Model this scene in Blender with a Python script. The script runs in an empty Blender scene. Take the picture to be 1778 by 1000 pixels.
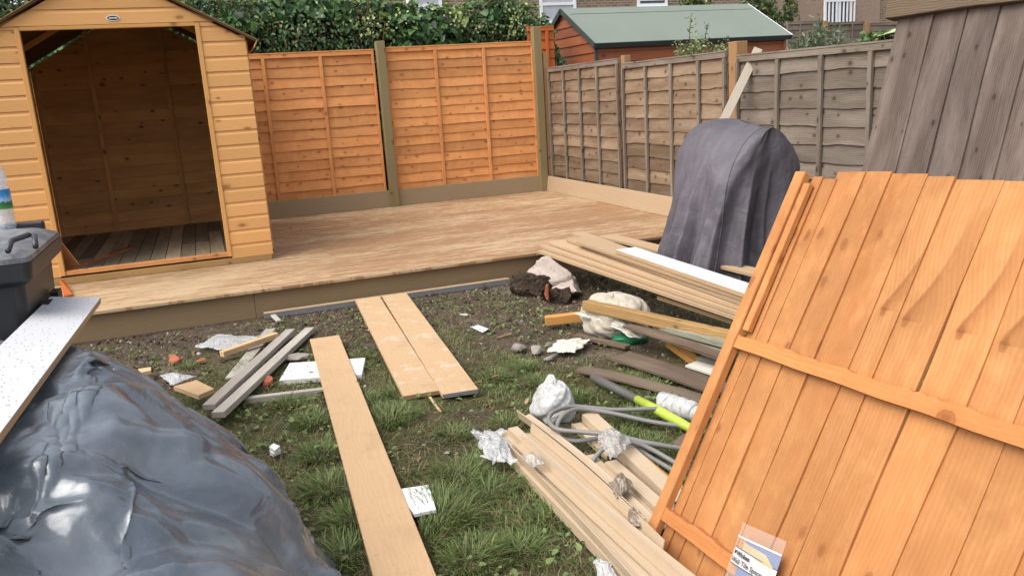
import bpy, math, random
import numpy as np
from mathutils import Vector

random.seed(7)
rng = np.random.default_rng(11)
S = bpy.context.scene
C = S.collection

# ------------------------------------------------------------------ camera
CAMH = 1.407
FPX = 1423.7
PIT, ROL, YAW = [math.radians(a) for a in (13.169, -3.626, 19.846)]
def cam_axes():
    cy, sy = math.cos(YAW), math.sin(YAW)
    F = np.array([sy*math.cos(PIT), cy*math.cos(PIT), -math.sin(PIT)])
    R = np.array([cy, -sy, 0.0]); U = np.cross(R, F)
    return math.cos(ROL)*R+math.sin(ROL)*U, -math.sin(ROL)*R+math.cos(ROL)*U, F
AR, AU, AF = cam_axes()
cd = bpy.data.cameras.new('camera'); cam = bpy.data.objects.new('camera', cd); C.objects.link(cam)
cd.sensor_width = 36; cd.lens = FPX/1778*36; cd.clip_start = 0.05; cd.clip_end = 600
from mathutils import Matrix
cam.matrix_world = Matrix(((AR[0], AU[0], -AF[0], 0), (AR[1], AU[1], -AF[1], 0), (AR[2], AU[2], -AF[2], CAMH), (0, 0, 0, 1)))
S.camera = cam

# ------------------------------------------------------------------ light
SUN_EL, SUN_AZ = 54, 256        # azimuth clockwise from +Y: light comes from the left
w = bpy.data.worlds.new('World'); S.world = w; w.use_nodes = True
nt = w.node_tree; bg = nt.nodes['Background']
sky = nt.nodes.new('ShaderNodeTexSky'); sky.sky_type = 'NISHITA'; sky.sun_disc = False
sky.sun_elevation = math.radians(SUN_EL); sky.sun_rotation = math.radians(SUN_AZ)
sky.air_density = 1.0; sky.dust_density = 3.0
hs = nt.nodes.new('ShaderNodeHueSaturation'); hs.inputs['Saturation'].default_value = 0.35
nt.links.new(sky.outputs[0], hs.inputs['Color']); nt.links.new(hs.outputs[0], bg.inputs[0])
bg.inputs[1].default_value = 0.14
sd = bpy.data.lights.new('sun', 'SUN'); sun = bpy.data.objects.new('sun', sd); C.objects.link(sun)
sd.energy = 1.45; sd.angle = math.radians(60); sd.color = (1.0, 0.975, 0.93)
az, el = math.radians(SUN_AZ), math.radians(SUN_EL)
sdir = Vector((math.sin(az)*math.cos(el), math.cos(az)*math.cos(el), math.sin(el)))
sun.rotation_euler = sdir.to_track_quat('Z', 'Y').to_euler()
S.view_settings.view_transform = 'Standard'; S.view_settings.look = 'None'
S.view_settings.exposure = 1.0; S.view_settings.gamma = 1.0
try:
    S.cycles.max_bounces = 6; S.cycles.transparent_max_bounces = 12
except Exception: pass

# ------------------------------------------------------------------ helpers: geometry
def ray(x, y): return AR*(x-889)/FPX + AU*(500-y)/FPX + AF
def at(x, y, z=0.0):
    d = ray(x, y); return d*((z-CAMH)/d[2]) + np.array([0, 0, CAMH])
def aty(x, y, Y):
    d = ray(x, y); return d*(Y/d[1]) + np.array([0, 0, CAMH])
def atx(x, y, X):
    d = ray(x, y); return d*(X/d[0]) + np.array([0, 0, CAMH])
def nrm(v): v = np.array(v, float); return v/np.linalg.norm(v)
EX, EY, EZ = np.eye(3)

def _hash(ix, iy, s):
    n = (ix*374761393 + iy*668265263 + s*1442695041) & 0xffffffff
    n = ((n ^ (n >> 13))*1274126177) & 0xffffffff
    return ((n ^ (n >> 16)) & 0xffff)/65535.0
def vnoise(x, y, s=0):
    x = np.asarray(x, float); y = np.asarray(y, float)
    ix = np.floor(x).astype(np.int64); iy = np.floor(y).astype(np.int64)
    fx = x-ix; fy = y-iy; fx = fx*fx*(3-2*fx); fy = fy*fy*(3-2*fy)
    a = _hash(ix, iy, s); b = _hash(ix+1, iy, s); c = _hash(ix, iy+1, s); d = _hash(ix+1, iy+1, s)
    return (a*(1-fx)+b*fx)*(1-fy)+(c*(1-fx)+d*fx)*fy
def fbm(x, y, s=0, o=4):
    v = 0; a = .5; t = 0
    for i in range(o):
        v = v+a*vnoise(x*2**i, y*2**i, s+i); t += a; a *= .5
    return v/t

class MB:
    """collects faces with per-loop UV (metres along the grain) and a per-face tone"""
    def __init__(s): s.v = []; s.f = []; s.uv = []; s.t = []; s.m = []
    def poly(s, pts, uv=None, tone=.5, mi=0):
        b = len(s.v); s.v += [tuple(map(float, p)) for p in pts]
        s.f.append(tuple(range(b, b+len(pts)))); s.uv += list(uv) if uv is not None else [(0, 0)]*len(pts)
        s.t.append(tone); s.m.append(mi)
    def box(s, o, l, wd, n, L, W, T, segs=1, warp=None, tone=None, uo=None, vo=None, mi=0, endmi=None, taper=None):
        """o corner; l length dir, wd width dir, n thickness dir"""
        o = np.array(o, float); l = nrm(l); wd = nrm(wd); n = nrm(n)
        if tone is None: tone = random.random()
        if uo is None: uo = random.uniform(0, 40)
        if vo is None: vo = random.uniform(0, 40)
        b = len(s.v)
        for i in range(segs+1):
            a = L*i/segs
            dw, dn, ex = (warp(a) if warp else (0, 0, 0))
            c = o+l*a+wd*dw+n*dn
            T2 = T; T1 = T
            if taper is not None: T2 = taper
            for (q, r) in ((0, 0), (W+ex, 0), (W+ex, T2), (0, T1)):
                s.v.append(tuple(c+wd*q+n*r))
        vs = [(0, W), (W, W+T), (W+T, 2*W+T), (2*W+T, 2*W+2*T)]
        vs = [(0, W), (W, W+T), (W, 0), (T, 0)]
        for i in range(segs):
            u0 = uo+L*i/segs; u1 = uo+L*(i+1)/segs; k = b+4*i
            for j in range(4):
                j2 = (j+1) % 4
                s.f.append((k+j, k+j2, k+4+j2, k+4+j))
                v0, v1 = vs[j]
                s.uv += [(u0, vo+v0), (u0, vo+v1), (u1, vo+v1), (u1, vo+v0)]
                s.t.append(tone); s.m.append(mi)
        for k, rev in ((b, 1), (b+4*segs, 0)):
            q = [k, k+1, k+2, k+3]
            if rev: q = q[::-1]
            s.f.append(tuple(q)); s.uv += [(uo, vo), (uo, vo+W), (uo+T, vo+W), (uo+T, vo)] 
            s.t.append(tone); s.m.append(mi if endmi is None else endmi)
        return s
    def tube(s, pts, r, n=10, tone=.5, cap=True, mi=0):
        pts = [np.array(p, float) for p in pts]; rr = r if hasattr(r, '__len__') else [r]*len(pts)
        b = len(s.v); prev = None; ulen = 0
        for i, p in enumerate(pts):
            d = nrm(pts[min(i+1, len(pts)-1)]-pts[max(i-1, 0)])
            if prev is None:
                a = np.cross(d, EZ); a = nrm(a if np.linalg.norm(a) > .1 else np.cross(d, EX))
            else: a = nrm(prev-d*(prev@d))
            prev = a; c = np.cross(d, a)
            for k in range(n):
                t = 2*math.pi*k/n; s.v.append(tuple(p+rr[i]*(a*math.cos(t)+c*math.sin(t))))
        for i in range(len(pts)-1):
            dl = np.linalg.norm(pts[i+1]-pts[i])
            for k in range(n):
                k2 = (k+1) % n
                s.f.append((b+i*n+k, b+i*n+k2, b+(i+1)*n+k2, b+(i+1)*n+k))
                s.uv += [(ulen, k*.01), (ulen, k*.01+.01), (ulen+dl, k*.01+.01), (ulen+dl, k*.01)]
                s.t.append(tone); s.m.append(mi)
            ulen += dl
        if cap:
            for base, rev in ((b, 1), (b+(len(pts)-1)*n, 0)):
                q = list(range(base, base+n)); q = q[::-1] if rev else q
                s.f.append(tuple(q)); s.uv += [(0, 0)]*n; s.t.append(tone); s.m.append(mi)
        return s
    def grid(s, P, uvs=1.0, tone=.5, mi=0, closed=False):
        """P: (n,m,3) array"""
        n, m = P.shape[:2]; b = len(s.v); s.v += [tuple(p) for p in P.reshape(-1, 3).tolist()]
        for i in range(n-1):
            for j in range(m if closed else m-1):
                j2 = (j+1) % m
                s.f.append((b+i*m+j, b+i*m+j2, b+(i+1)*m+j2, b+(i+1)*m+j))
                s.uv += [(i*uvs/n, j*uvs/m), (i*uvs/n, (j+1)*uvs/m), ((i+1)*uvs/n, (j+1)*uvs/m), ((i+1)*uvs/n, j*uvs/m)]
                s.t.append(tone); s.m.append(mi)
        return s
    def build(s, name, mats, parent=None, smooth=False, bevel=0, origin=None, solid=0, sub=0):
        me = bpy.data.meshes.new(name)
        v = np.array(s.v, float).reshape(-1, 3)
        if parent is not None: v = v-np.array(parent['_o'])
        elif origin is not None: v = v-np.array(origin)
        me.from_pydata(v.tolist(), [], s.f)
        uv = me.uv_layers.new(name='UVMap'); uv.data.foreach_set('uv', np.array(s.uv, np.float32).ravel())
        a = me.attributes.new('tone', 'FLOAT', 'FACE'); a.data.foreach_set('value', np.array(s.t, np.float32))
        for m in (mats if isinstance(mats, (list, tuple)) else [mats]): me.materials.append(m)
        me.polygons.foreach_set('material_index', np.array(s.m, np.int32))
        if smooth: me.polygons.foreach_set('use_smooth', np.ones(len(s.f), bool))
        me.update()
        o = bpy.data.objects.new(name, me); C.objects.link(o)
        if parent is not None: o.parent = parent
        elif origin is not None: o.location = origin
        if bevel:
            b = o.modifiers.new('bevel', 'BEVEL'); b.width = bevel; b.segments = 1; b.limit_method = 'ANGLE'
        if solid:
            b = o.modifiers.new('solid', 'SOLIDIFY'); b.thickness = solid; b.offset = 0
        if sub:
            b = o.modifiers.new('sub', 'SUBSURF'); b.levels = sub; b.render_levels = sub
        return o

def tag(o, label, cat, group=None, kind=None):
    if label: o['label'] = label
    if cat: o['category'] = cat
    if group: o['group'] = group
    if kind: o['kind'] = kind
    return o
def thing(name, label, cat, loc, group=None):
    o = bpy.data.objects.new(name, None); C.objects.link(o); o.empty_display_size = .1
    o.location = tuple(map(float, loc)); o['_o'] = [float(a) for a in loc]
    return tag(o, label, cat, group)
def np_mesh(name, v, f, mats, attrs=None, smooth=False, parent=None):
    me = bpy.data.meshes.new(name); k = f.shape[1]
    if parent is not None: v = v-np.array(parent['_o'])
    me.vertices.add(len(v)); me.vertices.foreach_set('co', v.astype(np.float32).ravel())
    me.loops.add(f.size); me.loops.foreach_set('vertex_index', f.astype(np.int32).ravel())
    me.polygons.add(len(f)); me.polygons.foreach_set('loop_start', np.arange(0, f.size, k, dtype=np.int32))
    me.polygons.foreach_set('loop_total', np.full(len(f), k, np.int32))
    if smooth: me.polygons.foreach_set('use_smooth', np.ones(len(f), bool))
    for n, (dom, ty, val) in (attrs or {}).items():
        a = me.attributes.new(n, ty, dom)
        a.data.foreach_set('color' if 'COLOR' in ty else 'value', np.asarray(val, np.float32).ravel())
    me.update(calc_edges=True); me.validate()
    for m in (mats if isinstance(mats, (list, tuple)) else [mats]): me.materials.append(m)
    o = bpy.data.objects.new(name, me); C.objects.link(o)
    if parent is not None: o.parent = parent
    return o

# ------------------------------------------------------------------ helpers: materials
class NT:
    def __init__(s, name):
        s.m = bpy.data.materials.new(name); s.m.use_nodes = True; s.t = s.m.node_tree
        s.b = s.t.nodes['Principled BSDF']
    def n(s, ty, **kw):
        n = s.t.nodes.new('ShaderNode'+ty)
        for k, v in kw.items():
            if k.startswith('i_'):
                key = k[2:]; key = int(key) if key.isdigit() else key.replace('_', ' ')
                s.put(n.inputs[key], v)
            else: setattr(n, k, v)
        return n
    def put(s, inp, v):
        if isinstance(v, bpy.types.NodeSocket): s.t.links.new(v, inp)
        elif isinstance(v, bpy.types.Node): s.t.links.new(v.outputs[0], inp)
        else:
            if hasattr(inp.default_value, '__len__') and len(inp.default_value) == 4 and hasattr(v, '__len__') and len(v) == 3: v = (*v, 1)
            inp.default_value = v
    def math(s, op, a, b=None, clamp=False):
        n = s.t.nodes.new('ShaderNodeMath'); n.operation = op; n.use_clamp = clamp; s.put(n.inputs[0], a)
        if b is not None: s.put(n.inputs[1], b)
        return n.outputs[0]
    def ramp(s, v, stops, interp='LINEAR'):
        n = s.t.nodes.new('ShaderNodeValToRGB'); n.color_ramp.interpolation = interp
        e = n.color_ramp.elements
        while len(e) < len(stops): e.new(.5)
        for k, (p, c) in enumerate(stops):
            e[k].position = p; c = (c, c, c) if not hasattr(c, '__len__') else c; e[k].color = (*c, 1)
        s.put(n.inputs[0], v); return n.outputs[0]
    def mix(s, f, a, b, mode='MIX'):
        n = s.t.nodes.new('ShaderNodeMix'); n.data_type = 'RGBA'; n.blend_type = mode
        s.put(n.inputs[0], f); s.put(n.inputs[6], a); s.put(n.inputs[7], b); return n.outputs[2]
    def noise(s, vec, scale, detail=4, rough=.55, dist=0):
        n = s.n('TexNoise'); n.inputs['Scale'].default_value = scale; n.inputs['Detail'].default_value = detail
        n.inputs['Roughness'].default_value = rough; n.inputs['Distortion'].default_value = dist
        if vec is not None: s.put(n.inputs['Vector'], vec)
        return n.outputs[0]
    def scale(s, vec, sc):
        n = s.n('Mapping'); s.put(n.inputs['Vector'], vec); n.inputs['Scale'].default_value = sc; return n.outputs[0]
    def bump(s, h, strength=.3, dist=.01, normal=None):
        n = s.n('Bump'); n.inputs['Strength'].default_value = strength; n.inputs['Distance'].default_value = dist
        s.put(n.inputs['Height'], h)
        if normal is not None: s.put(n.inputs['Normal'], normal)
        return n.outputs[0]

def wood(name, base, dark, knotc=None, grain=.5, knots=1.0, rough=.75, toneamt=.35, patch=None, patchamt=0, ku=5.0, kv=7.5, gscale=70, ring=.5, spec=.25, bump=.25, kpts=None, blot=0):
    """sawn timber: grain runs along UV u (metres); knots with grain swirling round them"""
    q = NT(name)
    uv = q.n('UVMap').outputs[0]
    sep = q.n('SeparateXYZ', i_0=uv); u, v = sep.outputs[0], sep.outputs[1]
    # knots
    cu = q.math('MULTIPLY', u, ku); cv = q.math('MULTIPLY', v, kv)
    cc = q.n('CombineXYZ', i_0=cu, i_1=cv).outputs[0]
    vor = q.n('TexVoronoi', voronoi_dimensions='2D'); q.put(vor.inputs['Vector'], cc); vor.inputs['Scale'].default_value = 1
    kd = vor.outputs['Distance']
    swirl = q.ramp(kd, [(0, 1), (.18, .55), (.5, 0)])
    wob = q.noise(q.scale(uv, (1.6, 5, 1)), 1, 2)
    v0_ = v
    if kpts:
        kd = None
        for (ku_, kv_, sw) in kpts:
            du = q.math('SUBTRACT', u, ku_); dv = q.math('SUBTRACT', v, kv_)
            d2 = q.math('SQRT', q.math('ADD', q.math('POWER', q.math('MULTIPLY', du, 5.2), 2), q.math('POWER', q.math('MULTIPLY', dv, 8.0), 2)))
            kd = d2 if kd is None else q.math('MINIMUM', kd, d2)
            if sw:
                up_ = q.math('GREATER_THAN', du, 0)
                sh = q.math('MULTIPLY', q.math('MULTIPLY', q.math('EXPONENT', q.math('MULTIPLY', q.math('POWER', q.math('MULTIPLY', du, 6.5), 2), -1)), sw), up_)
                v = q.math('ADD', v, sh)
        swirl = q.ramp(kd, [(0, 1), (.18, .55), (.5, 0)])
    arc_shade = None
    if kpts:
        ku_, kv_, sw = kpts[0]
        du = q.math('SUBTRACT', u, ku_); dp_ = q.math('MAXIMUM', du, 0.0)
        rise = q.math('SUBTRACT', 1.0, q.math('EXPONENT', q.math('MULTIPLY', q.math('POWER', q.math('MULTIPLY', dp_, 8.5), 1.4), -1)))
        dv_ = q.math('SUBTRACT', q.math('SUBTRACT', v0_, kv_-.012), q.math('MULTIPLY', rise, .075))
        edge_ = q.math('MULTIPLY', q.math('ADD', dv_, .004), 110, True)
        fade = q.math('MULTIPLY', q.ramp(dv_, [(0, 1), (.022, .5), (.075, 0)]), q.ramp(q.math('MULTIPLY', du, 3.0), [(0, 0), (.02, 1), (.42, .8), (1, 0)]))
        arc_shade = q.math('MULTIPLY', edge_, fade)
    v2 = q.math('ADD', q.math('ADD', v, q.math('MULTIPLY', swirl, .012)), q.math('MULTIPLY', wob, .03))
    g = q.n('CombineXYZ', i_0=q.math('MULTIPLY', u, 2.2), i_1=q.math('MULTIPLY', v2, gscale)).outputs[0]
    gr = q.noise(g, 1, 5, .6)
    fine = q.noise(q.scale(uv, (14, 420, 1)), 1, 3, .7)
    rings = q.n('TexWave', wave_type='BANDS', bands_direction='Y'); q.put(rings.inputs['Vector'], q.n('CombineXYZ', i_0=q.math('MULTIPLY', u, .25), i_1=v2).outputs[0])
    rings.inputs['Scale'].default_value = 22; rings.inputs['Distortion'].default_value = 2.5; rings.inputs['Detail'].default_value = 2; rings.inputs['Detail Scale'].default_value = 1.2
    gm = q.math('ADD', q.math('MULTIPLY', gr, 1-ring), q.math('MULTIPLY', rings.outputs['Fac'], ring))
    gf = q.ramp(gm, [(.25, 0), (.75, 1)])
    col = q.mix(q.math('MULTIPLY', gf, grain), base, dark)
    if patch is not None:
        pn = q.noise(q.scale(uv, (1.3, 6, 1)), 1.0, 5, .65)
        col = q.mix(q.math('MULTIPLY', q.ramp(pn, [(.42, 0), (.68, 1)]), patchamt), col, patch)
    if knots:
        # only some cells carry a visible knot
        kc = q.n('SeparateColor', i_0=vor.outputs['Color']).outputs[0]
        has = q.math('GREATER_THAN', kc, 1-.62*knots) if not kpts else 1.0
        kn = q.noise(q.scale(uv, (60, 60, 1)), 1, 2)
        kdd = q.math('ADD', kd, q.math('MULTIPLY', q.math('SUBTRACT', kn, .5), .05))
        ksz = q.math('ADD', q.math('MULTIPLY', q.n('SeparateColor', i_0=vor.outputs['Color']).outputs[1], .9), .55)
        if kpts: ksz = 1.0
        kcore = q.math('MULTIPLY', q.ramp(q.math('DIVIDE', kdd, ksz), [(.04, 1), (.062, .7), (.078, .95), (.10, .25), (.22, 0)]), has)
        col = q.mix(q.math('MULTIPLY', kcore, .8), col, knotc or tuple(c*.35 for c in dark))
    if arc_shade is not None:
        col = q.mix(q.math('MULTIPLY', arc_shade, .95), col, (.24, .082, .022))  # dark band paints the shadow along the cupped board edge above the knot
    if blot:
        ob_ = q.n('TexCoord').outputs['Object']; bn1 = q.noise(ob_, 4.5, 5, .65, .6); bn2 = q.noise(q.scale(ob_, (1, 1, .35)), 14, 5, .7)
        col = q.mix(q.math('MULTIPLY', q.ramp(bn1, [(.40, 0), (.62, 1)]), blot), col, tuple(c*.72 for c in dark))
        col = q.mix(q.math('MULTIPLY', q.ramp(bn2, [(.52, 0), (.70, 1)]), blot*.8), col, tuple(min(1, c*1.25) for c in base))
    at_ = q.n('Attribute', attribute_name='tone')
    tn = q.math('ADD', q.math('MULTIPLY', at_.outputs['Fac'], toneamt), 1-toneamt*.5)
    fi = q.math('ADD', q.math('MULTIPLY', fine, .3), .85)
    mul = q.math('MULTIPLY', tn, fi)
    col = q.mix(1.0, col, q.n('CombineColor', i_0=mul, i_1=mul, i_2=mul).outputs[0], 'MULTIPLY')
    q.put(q.b.inputs['Base Color'], col)
    q.put(q.b.inputs['Roughness'], rough); q.b.inputs['Specular IOR Level'].default_value = spec
    hh = q.math('ADD', q.math('MULTIPLY', gm, .6), q.math('MULTIPLY', fine, .4))
    if arc_shade is not None: hh = q.math('SUBTRACT', hh, q.math('MULTIPLY', arc_shade, 2.0))
    q.put(q.b.inputs['Normal'], q.bump(hh, bump, .004))
    return q.m

def plain(name, col, rough=.6, spec=.4, metal=0, var=.15, vs=20, bump=0, bs=60, alpha=None, trans=0, bd=.004):
    q = NT(name); tc = q.n('TexCoord').outputs['Object']
    n = q.noise(tc, vs, 4)
    f = q.math('ADD', q.math('MULTIPLY', n, var*2), 1-var)
    q.put(q.b.inputs['Base Color'], q.mix(1.0, col, q.n('CombineColor', i_0=f, i_1=f, i_2=f).outputs[0], 'MULTIPLY'))
    q.b.inputs['Roughness'].default_value = rough; q.b.inputs['Specular IOR Level'].default_value = spec; q.b.inputs['Metallic'].default_value = metal
    if bump: q.put(q.b.inputs['Normal'], q.bump(q.noise(tc, bs, 5), bump, bd))
    if alpha is not None: q.b.inputs['Alpha'].default_value = alpha
    if trans: q.b.inputs['Transmission Weight'].default_value = trans; q.b.inputs['IOR'].default_value = 1.3
    return q.m

def composite(name, base, dark, rough=.7, streak=None, samt=0, toneamt=.08, dust=0, mud=0):
    """embossed composite board, wood-pattern grain"""
    q = NT(name); uv = q.n('UVMap').outputs[0]
    wob = q.noise(q.scale(uv, (2.5, 9, 1)), 1, 2, .5)
    v = q.n('SeparateXYZ', i_0=uv)
    v2 = q.math('ADD', v.outputs[1], q.math('MULTIPLY', wob, .09))
    g = q.n('CombineXYZ', i_0=q.math('MULTIPLY', v.outputs[0], 3), i_1=q.math('MULTIPLY', v2, 160)).outputs[0]
    gr = q.noise(g, 1, 4, .6)
    wv = q.n('TexWave', wave_type='BANDS', bands_direction='Y'); q.put(wv.inputs['Vector'], q.n('CombineXYZ', i_0=q.math('MULTIPLY', v.outputs[0], .3), i_1=v2).outputs[0])
    wv.inputs['Scale'].default_value = 17; wv.inputs['Distortion'].default_value = 4; wv.inputs['Detail'].default_value = 3
    h = q.math('ADD', q.math('MULTIPLY', gr, .78), q.math('MULTIPLY', wv.outputs['Fac'], .22))
    blotch = q.noise(q.scale(uv, (2.2, 5, 1)), 1, 5, .6)
    col = q.mix(q.ramp(h, [(.2, 0), (.8, 1)]), base, dark)
    col = q.mix(q.math('MULTIPLY', q.ramp(blotch, [(.35, 0), (.7, 1)]), .35), col, dark)
    if streak is not None:
        oc = q.n('TexCoord').outputs['Object']
        sn = q.noise(q.scale(oc, (2.8, 24, 1)), 1, 6, .75, .8)
        sn2 = q.noise(q.scale(oc, (9, 60, 1)), 1, 4, .7)
        big = q.noise(q.scale(oc, (.5, 1.3, 1)), 1, 3, .6)
        sm = q.math('ADD', q.math('ADD', q.math('MULTIPLY', sn, .55), q.math('MULTIPLY', sn2, .25)), q.math('MULTIPLY', big, .28))
        sf = q.ramp(sm, [(.515, 0), (.545, 1)])
        col = q.mix(q.math('MULTIPLY', sf, samt), col, streak)
    if dust:
        tc = q.n('TexCoord').outputs['Object']; dn = q.noise(tc, 5, 6, .7)
        col = q.mix(q.math('MULTIPLY', q.ramp(dn, [(.53, 0), (.68, 1)]), dust), col, (.62, .58, .52))
    if mud:
        tc = q.n('TexCoord').outputs['Object']; m1 = q.noise(tc, 3.5, 6, .72, .5); m2 = q.noise(tc, 42, 4, .7)
        col = q.mix(q.math('MULTIPLY', q.ramp(m1, [(.50, 0), (.66, 1)]), mud*.45), col, (.27, .18, .10))
        col = q.mix(q.math('MULTIPLY', q.ramp(m2, [(.64, 0), (.70, 1)]), mud), col, (.16, .11, .07))
        ln_ = q.noise(q.scale(uv, (9, 220, 1)), 1, 2, .5, 2.0)
        col = q.mix(q.math('MULTIPLY', q.ramp(ln_, [(.66, 0), (.70, 1)]), mud*.6), col, (.22, .14, .08))
    tn = q.math('ADD', q.math('MULTIPLY', q.n('Attribute', attribute_name='tone').outputs['Fac'], toneamt*2), 1-toneamt)
    col = q.mix(1.0, col, q.n('CombineColor', i_0=tn, i_1=tn, i_2=tn).outputs[0], 'MULTIPLY')
    q.put(q.b.inputs['Base Color'], col); q.b.inputs['Roughness'].default_value = rough; q.b.inputs['Specular IOR Level'].default_value = .3
    q.put(q.b.inputs['Normal'], q.bump(h, .3, .002))
    return q.m

M = {}
M['shed'] = wood('shed_pine', (.66, .355, .135), (.56, .265, .085), (.24, .09, .03), grain=.42, knots=.55, toneamt=.14, ku=3.6, kv=7.5, rough=.6, bump=.12)
M['shed_trim'] = wood('shed_trim_pine', (.62, .33, .11), (.48, .22, .06), (.22, .08, .02), grain=.5, knots=.4, toneamt=.12, rough=.6, bump=.12)
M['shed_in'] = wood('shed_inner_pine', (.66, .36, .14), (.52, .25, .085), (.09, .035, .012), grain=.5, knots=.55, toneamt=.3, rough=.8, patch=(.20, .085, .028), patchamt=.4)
M['fence'] = wood('orange_larch', (.70, .33, .125), (.54, .215, .068), (.20, .06, .02), grain=.6, knots=.85, toneamt=.32, patch=(.46, .155, .042), patchamt=.45, ku=6, kv=8.5, rough=.75, blot=.30)
M['fence2'] = wood('orange_feather', (.48, .225, .082), (.37, .15, .047), (.21, .068, .020), grain=.62, knots=.55, toneamt=.26, patch=(.37, .13, .036), patchamt=.75, ku=6.2, kv=9.5, gscale=30, ring=.12, rough=.75, bump=.45, blot=.45)
M['fence2k'] = wood('orange_feather_swirl', (.50, .238, .088), (.37, .15, .047), (.21, .068, .020), grain=.68, knots=1, toneamt=.2, patch=(.38, .135, .038), patchamt=.7, gscale=30, ring=.22, rough=.75, bump=.5, blot=.35, kpts=[(.885, 1.05, -.075), (.27, 1.085, 0)])
M['railwood'] = wood('rough_rail', (.54, .225, .074), (.38, .135, .038), (.2, .065, .018), grain=.6, knots=.4, toneamt=.15, patch=(.36, .13, .04), patchamt=.6, rough=.85, bump=.8, ring=.15)
M['post'] = wood('treated_post', (.255, .20, .10), (.17, .125, .06), (.09, .055, .02), grain=.5, knots=.4, toneamt=.1, gscale=50)
M['postb'] = wood('brown_post', (.36, .19, .08), (.22, .11, .045), (.09, .04, .015), grain=.6, knots=.5, toneamt=.1, gscale=50, patch=(.3, .22, .14), patchamt=.5)
M['old'] = wood('weathered_lap', (.19, .148, .112), (.095, .072, .054), (.035, .025, .017), grain=.75, knots=.8, toneamt=.45, patch=(.29, .24, .19), patchamt=.65, gscale=38, ring=.3, bump=.8, ku=6)
M['old2'] = wood('weathered_lap_brown', (.19, .125, .075), (.10, .060, .034), (.035, .02, .012), grain=.7, knots=.8, toneamt=.45, patch=(.34, .255, .175), patchamt=.6, gscale=38, ring=.3, bump=.8, ku=6)
M['dark'] = wood('old_feather', (.125, .090, .072), (.062, .043, .033), (.035, .02, .014), grain=.85, knots=.35, toneamt=.3, patch=(.20, .155, .13), patchamt=.85, ku=7, kv=10, gscale=45, ring=.3, rough=.85, bump=.8)
M['oldrail'] = wood('old_rail', (.15, .105, .068), (.08, .055, .036), (.05, .03, .02), grain=.7, knots=.4, toneamt=.15, rough=.9, bump=.8)
M['oldboard'] = wood('rotten_board', (.15, .10, .07), (.075, .047, .032), (.03, .02, .014), grain=.8, knots=.3, toneamt=.4, patch=(.24, .19, .13), patchamt=.6, rough=.9, bump=.8)
M['green_old'] = wood('mossy_board', (.24, .22, .16), (.11, .10, .07), None, grain=.8, knots=.2, toneamt=.3, patch=(.30, .31, .24), patchamt=.7, rough=.9, bump=.8)
M['yellow'] = wood('yellow_timber', (.42, .26, .10), (.24, .13, .045), (.1, .05, .02), grain=.7, knots=.5, toneamt=.15, patch=(.16, .09, .04), patchamt=.5, gscale=45)
M['amber'] = wood('amber_timber', (.52, .26, .07), (.30, .13, .03), None, grain=.5, knots=.3, toneamt=.1)
M['newpine'] = wood('new_pine', (.55, .38, .21), (.42, .25, .12), (.2, .1, .04), grain=.4, knots=.4, toneamt=.1)
M['greywood'] = wood('grey_batten', (.36, .32, .27), (.22, .185, .15), None, grain=.6, knots=.1, toneamt=.2, patch=(.5, .48, .44), patchamt=.6)
M['greybat'] = wood('greyed_batten', (.40, .345, .275), (.30, .25, .19), None, grain=.5, knots=.1, toneamt=.1)
M['shedfloor'] = wood('shed_floor', (.34, .27, .18), (.20, .155, .10), (.06, .04, .02), grain=.6, knots=.3, toneamt=.9, patch=(.15, .11, .06), patchamt=.6)
M['cedar'] = wood('red_shiplap', (.30, .085, .030), (.17, .042, .016), (.05, .015, .008), grain=.6, knots=.6, toneamt=.4, patch=(.30, .13, .07), patchamt=.5, rough=.6)
M['redfence'] = wood('red_fence', (.50, .13, .03), (.36, .08, .02), None, grain=.5, knots=.4, toneamt=.3)
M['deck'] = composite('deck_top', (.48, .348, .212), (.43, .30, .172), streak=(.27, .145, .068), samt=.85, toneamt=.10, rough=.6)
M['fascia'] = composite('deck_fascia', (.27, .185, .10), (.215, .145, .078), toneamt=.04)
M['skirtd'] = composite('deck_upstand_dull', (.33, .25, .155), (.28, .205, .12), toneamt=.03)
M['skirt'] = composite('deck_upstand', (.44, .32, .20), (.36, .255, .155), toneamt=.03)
M['comp'] = composite('composite_board', (.50, .335, .19), (.455, .295, .16), toneamt=.05, dust=.0, mud=.7)
M['compd'] = composite('composite_board_dusty', (.49, .33, .19), (.445, .29, .158), toneamt=.05, dust=.6, mud=.8)
M['compb'] = composite('composite_board_brown', (.44, .305, .185), (.42, .288, .17), toneamt=.10, dust=0, mud=.4)
M['greycore'] = plain('grey_core', (.17, .17, .175), .7)
M['browncore'] = plain('brown_core', (.27, .18, .09), .7)
M['trim'] = plain('beige_trim', (.48, .365, .245), .45, .4, var=.10, vs=6, bump=.1, bs=200)
M['white'] = plain('white_foam', (.66, .65, .61), .7, var=.05, vs=8, bump=.3, bs=50)
M['tile'] = plain('white_tile', (.66, .66, .65), .3, var=.03)
M['paper'] = plain('paper', (.55, .56, .64), .8, var=.06, vs=30)
M['cloth'] = plain('dirty_white_cloth', (.52, .49, .42), .85, var=.15, vs=14)
M['concrete'] = plain('concrete', (.40, .33, .28), .95, .1, var=.35, vs=14, bump=.9, bs=60, bd=.01)
M['stone'] = plain('grey_stone', (.26, .23, .20), .9, .2, var=.3, vs=25, bump=.7, bs=90, bd=.006)
M['brickbit'] = plain('brick_bit', (.33, .11, .06), .9, .2, var=.3, vs=40, bump=.6, bs=120)
M['sack'] = plain('rubble_sack', (.43, .38, .30), .7, .3, var=.28, vs=9, bump=.6, bs=9, bd=.04)
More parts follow.
